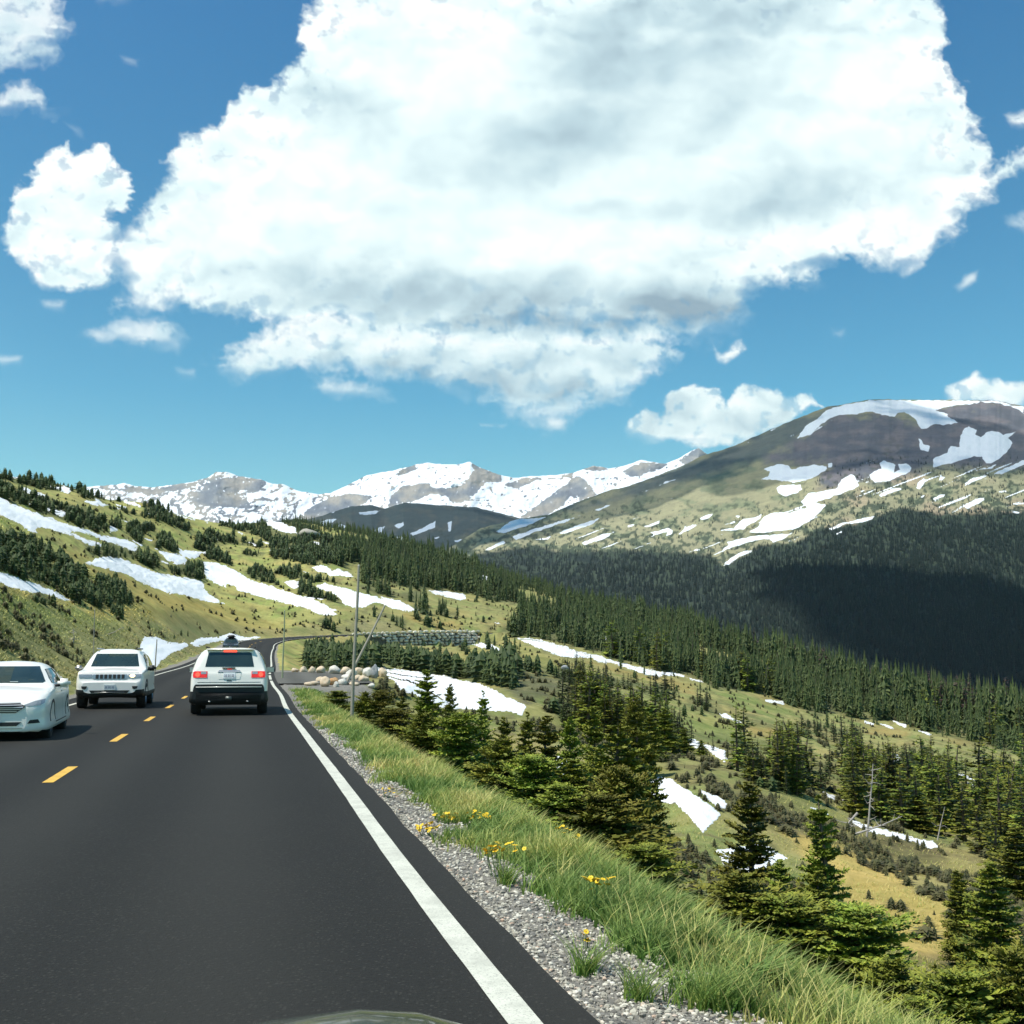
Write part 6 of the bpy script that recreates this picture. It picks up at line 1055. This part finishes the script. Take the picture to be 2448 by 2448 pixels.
def conform(name, tree, poly, axis, mat, parent, proud=.012, n=9, rim=True, side=1, depth=4.):
    """a panel cut to an outline and laid on the body, looking along axis: 'f' front, 'r' rear, 's' side, 't' top"""
    bm = bmesh.new(); P = np.array(poly, float); vs = [bm.verts.new((a, b, 0)) for a, b in P]; bm.faces.new(vs)
    lo, hi = P.min(0), P.max(0)
    for k in range(1, n):
        for ax in (0, 1):
            co_ = [0, 0, 0]; no = [0, 0, 0]; co_[ax] = lo[ax]+(hi[ax]-lo[ax])*k/n; no[ax] = 1
            bmesh.ops.bisect_plane(bm, geom=bm.verts[:]+bm.edges[:]+bm.faces[:], plane_co=co_, plane_no=no)
    D_ = {'f': Vector((-1, 0, 0)), 'r': Vector((1, 0, 0)), 's': Vector((0, -side, 0)), 't': Vector((0, 0, -1))}[axis]; cx, cy = P.mean(0); bad = []
    last = None
    for v in bm.verts:
        a, b = v.co.x, v.co.y; O = {'f': Vector((9, a, b)), 'r': Vector((-9, a, b)), 's': Vector((a, 9*side, b)), 't': Vector((a, b, 9))}[axis]
        h, no, _, _ = tree.ray_cast(O, D_)
        if h is None:
            for q in (.97, .94, .9, .8):
                a2, b2 = cx+(a-cx)*q, cy+(b-cy)*q; O2 = {'f': Vector((9, a2, b2)), 'r': Vector((-9, a2, b2)), 's': Vector((a2, 9*side, b2)), 't': Vector((a2, b2, 9))}[axis]; h, no, _, _ = tree.ray_cast(O2, D_)
                if h is not None: break
        if h is None: bad.append(v); continue
        if no.dot(D_) > 0: no = -no
        v.co = h+no*proud
    if bad: bmesh.ops.delete(bm, geom=bad, context='VERTS')
    if rim:
        ed = [e for e in bm.edges if e.is_boundary]; r_ = bmesh.ops.extrude_edge_only(bm, edges=ed)
        for v in [g for g in r_['geom'] if isinstance(g, bmesh.types.BMVert)]: v.co += D_*(proud+.03)
    bmesh.ops.recalc_face_normals(bm, faces=bm.faces)
    return bmobj(name, bm, mat, parent, False)
def mir(poly): return [(-a, b) for a, b in poly]
def boxp(name, x, y, z, sx, sy, sz, mat, parent, bev=.02, rot=None):
    bm = bmesh.new(); bmesh.ops.create_cube(bm, size=1); bmesh.ops.scale(bm, vec=(sx, sy, sz), verts=bm.verts)
    if bev: bmesh.ops.bevel(bm, geom=bm.edges[:], offset=min(bev, .45*min(sx, sy, sz)), segments=2, affect='EDGES')
    if rot is not None: bmesh.ops.rotate(bm, matrix=rot, verts=bm.verts, cent=(0, 0, 0))
    bmesh.ops.translate(bm, vec=(x, y, z), verts=bm.verts); return bmobj(name, bm, mat, parent, True if bev else False)
def lathe(name, prof, mat, parent, loc, n=40):
    V_ = []; m_ = len(prof)
    for k in range(n):
        a = 6.28318*k/n
        for r_, y in prof: V_.append((r_*math.cos(a), y, r_*math.sin(a)))
    Fc = [(k*m_+j, k*m_+j+1, ((k+1) % n)*m_+j+1, ((k+1) % n)*m_+j) for k in range(n) for j in range(m_-1)]
    o = npmesh(name, V_, Fc, mat, True, None, parent); o.location = loc; return o
TY = simple('tyre_rubber', (.018, .018, .018), .85, vary=.2); RIM = simple('alloy_rim', (.42, .43, .44), .3, .9, vary=.1); BLK = simple('black_plastic', (.014, .016, .015), .6, vary=.2); CHR = simple('chrome_trim', (.45, .46, .45), .38, .8, vary=.03)
WHT = simple('white_car_paint', (.86, .84, .77), .30, 0, .35, .02); WHT2 = simple('pearl_car_paint', (.78, .77, .69), .30, 0, .35, .02); DRK = simple('dark_car_paint', (.02, .03, .035), .3, 0, .8)
def glass_mat():
    m, nt, b = newmat('tinted_glass'); n = noise(nt, coord(nt), 2., 3); L(nt, mix(nt, n, (.010, .022, .022), (.035, .06, .055)), b.inputs['Base Color']); b.inputs['Roughness'].default_value = .04; b.inputs['Specular IOR Level'].default_value = .8; return m
GL = glass_mat(); RED = simple('tail_lamp_red', (.45, .015, .012), .15, 0, .6, .1, emit=((1., .05, .03), .35)); BRK = simple('brake_lamp_lit', (.8, .03, .02), .2, emit=((1., .06, .03), 2.2)); CLR = simple('clear_lamp', (.35, .38, .38), .1, .3, .8, .3, 18); LMP = simple('headlamp_lit', (1, .85, .5), .2, emit=((1., .72, .35), 3.)); PLT = simple('plate_face', (.62, .66, .66), .5); PLB = simple('plate_letters', (.05, .10, .22), .6); INT = simple('seat_cloth', (.10, .10, .10), .9); PAP = simple('paper', (.75, .76, .72), .8)
def wheel(p, x, y, r, w, side):
    r_ = lathe('wheel', [(r*.62, -w/2), (r*.93, -w/2), (r, -w*.34), (r, w*.34), (r*.93, w/2), (r*.62, w/2)], TY, p, (x, y, r))
    lathe('rim', [(r*.62, side*w*.46), (r*.58, side*w*.30), (r*.20, side*w*.34), (.001, side*w*.38)], RIM, r_, (0, 0, 0)); return r_
def plate(p, tree, face, y, z, w=.31, h=.155, txt=None, mat=PLT):
    P = [(y-w/2, z-h/2), (y+w/2, z-h/2), (y+w/2, z+h/2), (y-w/2, z+h/2)]; o = conform('license_plate', tree, P, face, mat, p, .022, 2)
    dx = max(v.co.x for v in o.data.vertices) if face == 'f' else min(v.co.x for v in o.data.vertices)
    sg = 1 if face == 'f' else -1; bm = bmesh.new(); q = np.random.default_rng(3)
    for k in range(6):
        a = y-w*.36+k*w*.145; s5 = [(a-.014, z-.035), (a+.014, z-.035), (a+.014, z+.035), (a-.014, z+.035)]; hole = k % 2
        for bx in ((s5[0][0], s5[0][1], .028, .010), (s5[0][0], s5[3][1]-.010, .028, .010), (s5[0][0] if hole else s5[1][0]-.010, s5[0][1], .010, .07), (s5[0][0], z-.005, .028, .009)):
            vs = [bm.verts.new((dx+sg*.004, bx[0]+i*bx[2], bx[1]+j*bx[3])) for i, j in ((0, 0), (1, 0), (1, 1), (0, 1))]; bm.faces.new(vs)
    bmobj('plate_characters', bm, PLB, o)
def mirror_(p, x, y, z, s, mat, back=False):
    o = boxp('side_mirror', x, y+s*.10, z, .13, .24, .17, mat, p, .05); boxp('mirror_stalk', x, y-s*.04, z-.05, .07, .14, .05, BLK, o, .01)
    if back: boxp('mirror_glass', x-.068, y+s*.10, z, .006, .20, .13, CHR, o, 0)
# sections: (0,zb) (wb,zb) (wm,zm) (wsh,zsh) (wr,zr) (0,zt)
def sec(zb, wb, wm, zm, wsh, zsh, wr, zr, zt): return [(0, zb), (wb, zb), (wm, zm), (wsh, zsh), (wr, zr), (0, zt)]
def place(name, x, y, yaw, label, cat='car', dz=0.): r_ = empty(name, (x, y, dz), yaw); tag(r_, label, cat); return r_
def seats(p, x):  # dark head rests seen through the glass are left to the tint
    pass
# ---- white crossover ahead, seen from behind
def crossover():
    hd = math.atan2(.976, -.215); p = place('sport_utility_car', 0, 0, 0, 'white sport utility car ahead in our lane, seen from behind with a lit brake lamp')
    L_ = 2.54; fx = (-7.36, 30.25); p.location = (fx[0]+math.cos(hd)*L_, fx[1]+math.sin(hd)*L_, .0); p.rotation_euler = (0, 0, hd)
    st = [(2.52, sec(.40, .55, .72, .6, .70, .82, .55, .86, .88)), (2.42, sec(.34, .80, .90, .62, .87, .94, .65, 1.0, 1.02)), (2.0, sec(.30, .90, .97, .62, .93, 1.02, .70, 1.09, 1.12)), (1.25, sec(.28, .92, .99, .62, .95, 1.08, .74, 1.14, 1.17)), (1.12, sec(.28, .92, .99, .62, .95, 1.09, .74, 1.16, 1.2)), (.4, sec(.28, .92, .99, .62, .95, 1.12, .68, 1.62, 1.68)),
          (-.6, sec(.28, .92, .99, .62, .96, 1.14, .70, 1.68, 1.75)), (-1.7, sec(.28, .92, .99, .62, .96, 1.16, .68, 1.68, 1.75)), (-2.12, sec(.28, .92, .985, .62, .95, 1.16, .66, 1.66, 1.72)), (-2.22, sec(.28, .92, .98, .62, .94, 1.15, .655, 1.63, 1.69)), (-2.44, sec(.30, .92, .97, .62, .92, 1.12, .74, 1.17, 1.18)), (-2.50, sec(.32, .90, .96, .62, .90, 1.0, .74, 1.05, 1.06)), (-2.54, sec(.36, .86, .93, .62, .88, .86, .74, .88, .88)), (-2.56, sec(.40, .82, .90, .62, .86, .78, .72, .80, .80))]
    body, tr = loft('body', st, [WHT2, BLK], p, lambda c: .64)
    conform('rear_window', tr, [(-.62, 1.25), (.62, 1.25), (.55, 1.60), (.50, 1.625), (-.50, 1.625), (-.55, 1.60)], 'r', GL, p, .008); conform('high_brake_lamp', tr, [(-.17, 1.632), (.17, 1.632), (.14, 1.672), (-.14, 1.672)], 'r', BRK, p, .02, 4)
    for s in (1, -1):
        t = conform('tail_lamp', tr, [(s*.56, .97), (s*.90, .97), (s*.915, 1.03), (s*.90, 1.13), (s*.56, 1.13)], 'r', RED, p, .014, 5); conform('reversing_lamp', tr, [(s*.58, 1.055), (s*.72, 1.055), (s*.72, 1.12), (s*.58, 1.12)], 'r', CLR, t, .022, 3)
        conform('brake_lamp', tr, [(s*(.80+.058*math.cos(a)), 1.045+.058*math.sin(a)) for a in np.linspace(0, 6.28, 13)[:-1]], 'r', BRK, t, .024, 3)
        conform('bumper_reflector', tr, [(s*.50, .665), (s*.70, .665), (s*.70, .680), (s*.50, .680)], 'r', BLK, p, .01, 3)
        conform('side_window', tr, [(.75, 1.24), (-.30, 1.25), (-.30, 1.6), (.35, 1.56)], 's', GL, p, .01, 6, True, s); conform('side_window', tr, [(-.36, 1.25), (-1.30, 1.26), (-1.30, 1.62), (-.36, 1.6)], 's', GL, p, .01, 6, True, s); conform('side_window', tr, [(-1.36, 1.27), (-2.05, 1.30), (-1.98, 1.60), (-1.36, 1.62)], 's', GL, p, .01, 6, True, s)
        mirror_(p, .85, s*.98, 1.14, s, BLK, True)
        boxp('roof_rail', -.7, s*.63, 1.765, 2.2, .035, .04, BLK, p, .01); boxp('door_handle', -.1, s*.985, 1.02, .2, .03, .03, CHR, p, .01)
        for x in (1.55, -1.48): wheel(p, x, s*.86, .37, .26, s)
        boxp('exhaust_tip', -2.52, s*.48, .36, .10, .10, .06, CHR, p, .02)
    conform('tailgate_seam', tr, [(-.80, .845), (.80, .845), (.80, .857), (-.80, .857)], 'r', BLK, p, .005, 5, False)
    boxp('rear_bumper', -2.53, 0, .73, .12, 1.74, .10, WHT2, p, .04)
    boxp('lower_valance', -2.49, 0, .46, .14, 1.76, .38, BLK, p, .05)
    boxp('tow_hitch', -2.58, 0, .44, .05, .16, .10, simple('hitch_metal', (.12, .13, .12), .5, .6), p, .01)
    h = conform('plate_recess', tr, [(-.27, .93), (.27, .93), (.31, 1.10), (.27, 1.125), (-.27, 1.125), (-.31, 1.10)], 'r', WHT2, p, .008, 3); conform('chrome_bar', tr, [(-.30, 1.10), (.30, 1.10), (.26, 1.155), (-.26, 1.155)], 'r', CHR, p, .03, 3)
    conform('badge', tr, [(-.06, 1.165), (.06, 1.165), (.06, 1.19), (-.06, 1.19)], 'r', RED, p, .03, 2)
    plate(p, tr, 'r', 0, 1.02); o = boxp('rear_wiper', -2.46, .02, 1.22, .05, .34, .03, BLK, p, .008); conform('latch_grip', tr, [(-.07, .885), (.07, .885), (.05, .905), (-.05, .905)], 'r', BLK, p, .01, 2)
    boxp('spoiler', -2.19, 0, 1.70, .26, 1.22, .035, WHT2, p, .015); boxp('roof_antenna', -1.6, 0, 1.79, .14, .04, .06, BLK, p, .015)
    return p
crossover()
# ---- white off-roader coming towards us
def offroader(p, paint, lod=0, lit=True):
    st = [(2.38, sec(.46, .60, .74, .58, .74, .72, .62, .76, .77)), (2.33, sec(.42, .76, .86, .6, .86, .80, .74, .83, .84)), (2.27, sec(.38, .80, .90, .62, .885, .95, .80, 1.03, 1.05)), (2.05, sec(.34, .86, .95, .64, .925, 1.0, .80, 1.09, 1.12)), (1.15, sec(.3, .9, .97, .64, .94, 1.08, .76, 1.15, 1.19)), (1.02, sec(.3, .9, .97, .64, .94, 1.09, .75, 1.17, 1.21)), (.30, sec(.3, .9, .97, .64, .94, 1.12, .64, 1.63, 1.70)),
          (-.5, sec(.3, .9, .97, .64, .94, 1.14, .65, 1.67, 1.75)), (-1.5, sec(.3, .9, .97, .64, .94, 1.15, .64, 1.66, 1.74)), (-2.05, sec(.3, .9, .96, .64, .93, 1.14, .62, 1.62, 1.69)), (-2.32, sec(.34, .88, .94, .64, .91, 1.08, .72, 1.14, 1.16)), (-2.42, sec(.42, .8, .88, .64, .86, .8, .7, .84, .85))]
    body, tr = loft('body', st, [paint, BLK], p, lambda c: .50 if c.x < 2.0 else .54)
    conform('windshield', tr, [(-.70, 1.215), (.70, 1.215), (.595, 1.60), (-.595, 1.60)], 'f', GL, p, .008)
    for s in (1, -1):
        hl = conform('headlight', tr, [(s*.50, .90), (s*.86, .91), (s*.875, 1.0), (s*.50, 1.0)], 'f', CLR, p, .014, 5)
        if lit and s == 1: conform('lit_lamp', tr, [(s*.62+.075*math.cos(a), .95+.042*math.sin(a)) for a in np.linspace(0, 6.28, 13)[:-1]], 'f', LMP, hl, .024, 3)
        conform('fog_light', tr, [(s*.62, .66), (s*.78, .66), (s*.76, .59), (s*.69, .565), (s*.64, .59)], 'f', BLK, p, .012, 3)
        conform('side_window', tr, [(.62, 1.22), (-.35, 1.23), (-.35, 1.58), (.25, 1.55)], 's', GL, p, .01, 6, True, s); conform('side_window', tr, [(-.42, 1.23), (-1.35, 1.24), (-1.30, 1.58), (-.42, 1.58)], 's', GL, p, .01, 6, True, s); conform('side_window', tr, [(-1.42, 1.25), (-1.98, 1.27), (-1.9, 1.55), (-1.42, 1.57)], 's', GL, p, .01, 6, True, s)
        mirror_(p, .72, s*.96, 1.17, s, BLK if s == 1 else CHR); boxp('roof_rail', -.6, s*.60, 1.765, 1.9, .035, .04, CHR, p, .01); boxp('door_handle', -.1, s*.965, 1.02, .2, .03, .03, paint, p, .01)
        for x in (1.45, -1.46): wheel(p, x, s*.84, .375, .26, s)
        ws = [(1.45+.46*math.cos(a), .40+.46*math.sin(a)) for a in np.linspace(0, 3.14, 11)]; ws += [(1.45+.40*math.cos(a), .40+.40*math.sin(a)) for a in np.linspace(3.14, 0, 11)]
        conform('wheel_arch_trim', tr, ws, 's', BLK, p, .012, 6, True, s)
    g = conform('grille', tr, [(-.47, .865), (.47, .865), (.49, .94), (.47, 1.0), (-.47, 1.0), (-.49, .94)], 'f', CHR, p, .014, 5)
    for k in range(7):
        y = -.36+k*.12; conform('grille_slot', tr, [(y-.040, .875), (y, .868), (y+.040, .875), (y+.043, .98), (y+.03, .992), (y-.03, .992), (y-.043, .98)], 'f', BLK, g, .024, 3)
    conform('lower_grille', tr, [(-.50, .46), (.50, .46), (.56, .54), (-.56, .54)], 'f', BLK, p, .014, 4); boxp('skid_bar', 2.37, 0, .485, .05, .86, .03, CHR, p, .01); boxp('lower_bumper', 2.25, 0, .42, .2, 1.56, .18, BLK, p, .05)
    for s in (1, -1):
        for xs_ in (.78, -.38, -1.36): conform('door_seam', tr, [(xs_-.006, .55), (xs_+.006, .55), (xs_+.006, 1.12), (xs_-.006, 1.12)], 's', BLK, p, .004, 3, False, s)
    conform('hood_seam', tr, [(-.80, 1.035), (.80, 1.035), (.80, 1.045), (-.80, 1.045)], 'f', BLK, p, .004, 4, False)
    plate(p, tr, 'f', 0, .63); boxp('dashboard_paper', .86, .40, 1.235, .10, .18, .01, PAP, p, 0)
    return tr
hd = math.atan2(-.976, .215); p = place('sport_utility_car', 0, 0, 0, 'white off-road car with seven slot grille coming towards us, behind the sedan'); p.location = (-11.78-math.cos(hd)*2.38+.0, 33.9-math.sin(hd)*2.38, 0); p.rotation_euler = (0, 0, hd+.02); offroader(p, WHT)
# ---- dark car with a roof box far ahead, mostly hidden by the white one
sD = road_st([-31.0], [143])[0][0]; x, y, z = road_pt(sD, CLT-1.45); p = place('sport_utility_car', float(x), float(y), hd, 'dark car with a black roof box far ahead, mostly hidden behind the white one', dz=float(z)); offroader(p, DRK, lit=False)
rb = boxp('roof_box', -.5, 0, 1.96, 2.0, .95, .34, BLK, p, .12); boxp('roof_bar', .1, 0, 1.78, .05, 1.2, .04, BLK, p, .01); boxp('roof_bar', -1.0, 0, 1.78, .05, 1.2, .04, BLK, p, .01)
# ---- white sedan at the left edge
def sedan():
    yaw = math.atan2(-.962, .275); p = place('sedan', 0, 0, 0, 'white sedan coming towards us, cut off by the left edge of the photo')
    p.location = (-9.32-math.cos(yaw)*2.42, 20.9-math.sin(yaw)*2.42, -.03); p.rotation_euler = (0, 0, yaw)
    st = [(2.45, sec(.22, .50, .58, .40, .58, .58, .48, .63, .65)), (2.40, sec(.20, .68, .74, .42, .72, .63, .55, .69, .72)), (2.24, sec(.18, .80, .86, .45, .83, .72, .60, .80, .83)), (1.85, sec(.17, .86, .915, .48, .88, .83, .64, .90, .93)), (1.15, sec(.17, .87, .925, .5, .90, .91, .66, .96, 1.0)), (1.02, sec(.17, .87, .925, .5, .90, .92, .66, .97, 1.01)), (.20, sec(.17, .87, .925, .5, .89, .95, .56, 1.33, 1.40)),
          (-.45, sec(.17, .87, .925, .5, .89, .97, .57, 1.38, 1.455)), (-1.1, sec(.17, .87, .92, .5, .89, .98, .55, 1.33, 1.41)), (-1.85, sec(.18, .87, .91, .5, .87, 1.0, .60, 1.06, 1.10)), (-2.25, sec(.2, .84, .88, .5, .82, .98, .62, 1.03, 1.06)), (-2.42, sec(.3, .72, .78, .5, .74, .85, .6, .9, .92))]
    body, tr = loft('body', st, [WHT, BLK], p, lambda c: .20)
    conform('windshield', tr, [(-.66, 1.035), (.66, 1.035), (.70, 1.06), (.52, 1.345), (-.52, 1.345), (-.70, 1.06)], 'f', GL, p, .008)
    conform('grille', tr, [(-.40, .535), (.40, .535), (.56, .64), (.44, .705), (-.44, .705), (-.56, .64)], 'f', BLK, p, .012, 6)
    for k in range(5): z = .555+k*.033; w_ = [.42, .48, .52, .50, .46][k]; conform('grille_slat', tr, [(-w_, z), (w_, z), (w_, z+.014), (-w_, z+.014)], 'f', CHR, p, .026, 6)
    conform('lower_grille', tr, [(-.42, .30), (.42, .30), (.50, .37), (-.50, .37)], 'f', BLK, p, .012, 5); conform('chrome_lip', tr, [(-.52, .255), (.52, .255), (.52, .272), (-.52, .272)], 'f', CHR, p, .02, 5)
    for s in (1, -1):
        conform('headlight', tr, [(s*.52, .665), (s*.60, .645), (s*.80, .668), (s*.845, .70), (s*.85, .77), (s*.70, .735)], 'f', CLR, p, .010, 6); conform('fog_vent', tr, [(s*.60, .34), (s*.80, .35), (s*.765, .415), (s*.64, .405)], 'f', BLK, p, .010, 4)
        conform('side_window', tr, [(.72, 1.03), (-.25, 1.04), (-.25, 1.31), (.20, 1.29)], 's', GL, p, .01, 6, True, s); conform('side_window', tr, [(-.32, 1.04), (-1.2, 1.05), (-1.05, 1.27), (-.32, 1.31)], 's', GL, p, .01, 6, True, s)
        mirror_(p, .66, s*.93, 1.03, s, WHT); boxp('door_handle', -.15, s*.915, .86, .2, .03, .03, CHR, p, .01)
        for x in (1.47, -1.38): wheel(p, x, s*.80, .335, .235, s)
        for xa in (1.47, -1.38):
            ws = [(xa+.40*math.cos(a), .35+.40*math.sin(a)) for a in np.linspace(0, 3.14, 11)]; ws += [(xa+.345*math.cos(a), .35+.345*math.sin(a)) for a in np.linspace(3.14, 0, 11)]; conform('wheel_arch', tr, ws, 's', BLK, p, .006, 6, True, s)
    for s in (1, -1):
        for xs_ in (.85, -.28, -1.2): conform('door_seam', tr, [(xs_-.006, .35), (xs_+.006, .35), (xs_+.006, .93), (xs_-.006, .93)], 's', BLK, p, .004, 3, False, s)
        conform('sill_line', tr, [(-1.0, .30), (1.1, .30), (1.1, .32), (-1.0, .32)], 's', BLK, p, .005, 3, False, s)
    plate(p, tr, 'f', 0, .445); boxp('windshield_paper', .92, .15, 1.06, .08, .14, .01, PAP, p, 0); return p
sedan()
# ---- the bonnet of the car the photo was taken from
hp = place('car', 0, 0, 0, 'dark glossy bonnet of the car the photo is taken from, at the bottom edge')
hp.location = (-.50, -.12, 0); hp.rotation_euler = (0, 0, math.atan2(.976, -.215))
st = [(1.98, sec(.30, .60, .78, .5, .80, .62, .62, .72, .72)), (1.90, sec(.24, .78, .88, .5, .88, .76, .66, .86, .83)), (1.72, sec(.22, .86, .93, .5, .92, .86, .66, 1.0, .90)), (1.5, sec(.22, .86, .94, .5, .92, .90, .66, 1.05, .94)), (1.1, sec(.2, .88, .95, .5, .93, .93, .66, 1.065, .97)), (.7, sec(.2, .88, .95, .5, .93, .95, .66, 1.07, 1.0)), (.5, sec(.2, .88, .95, .5, .93, .95, .66, 1.07, 1.01))]
body, tr = loft('bonnet', st, [simple('dark_green_paint', (.018, .024, .014), .25, 0, .5), BLK], hp, lambda c: .25)
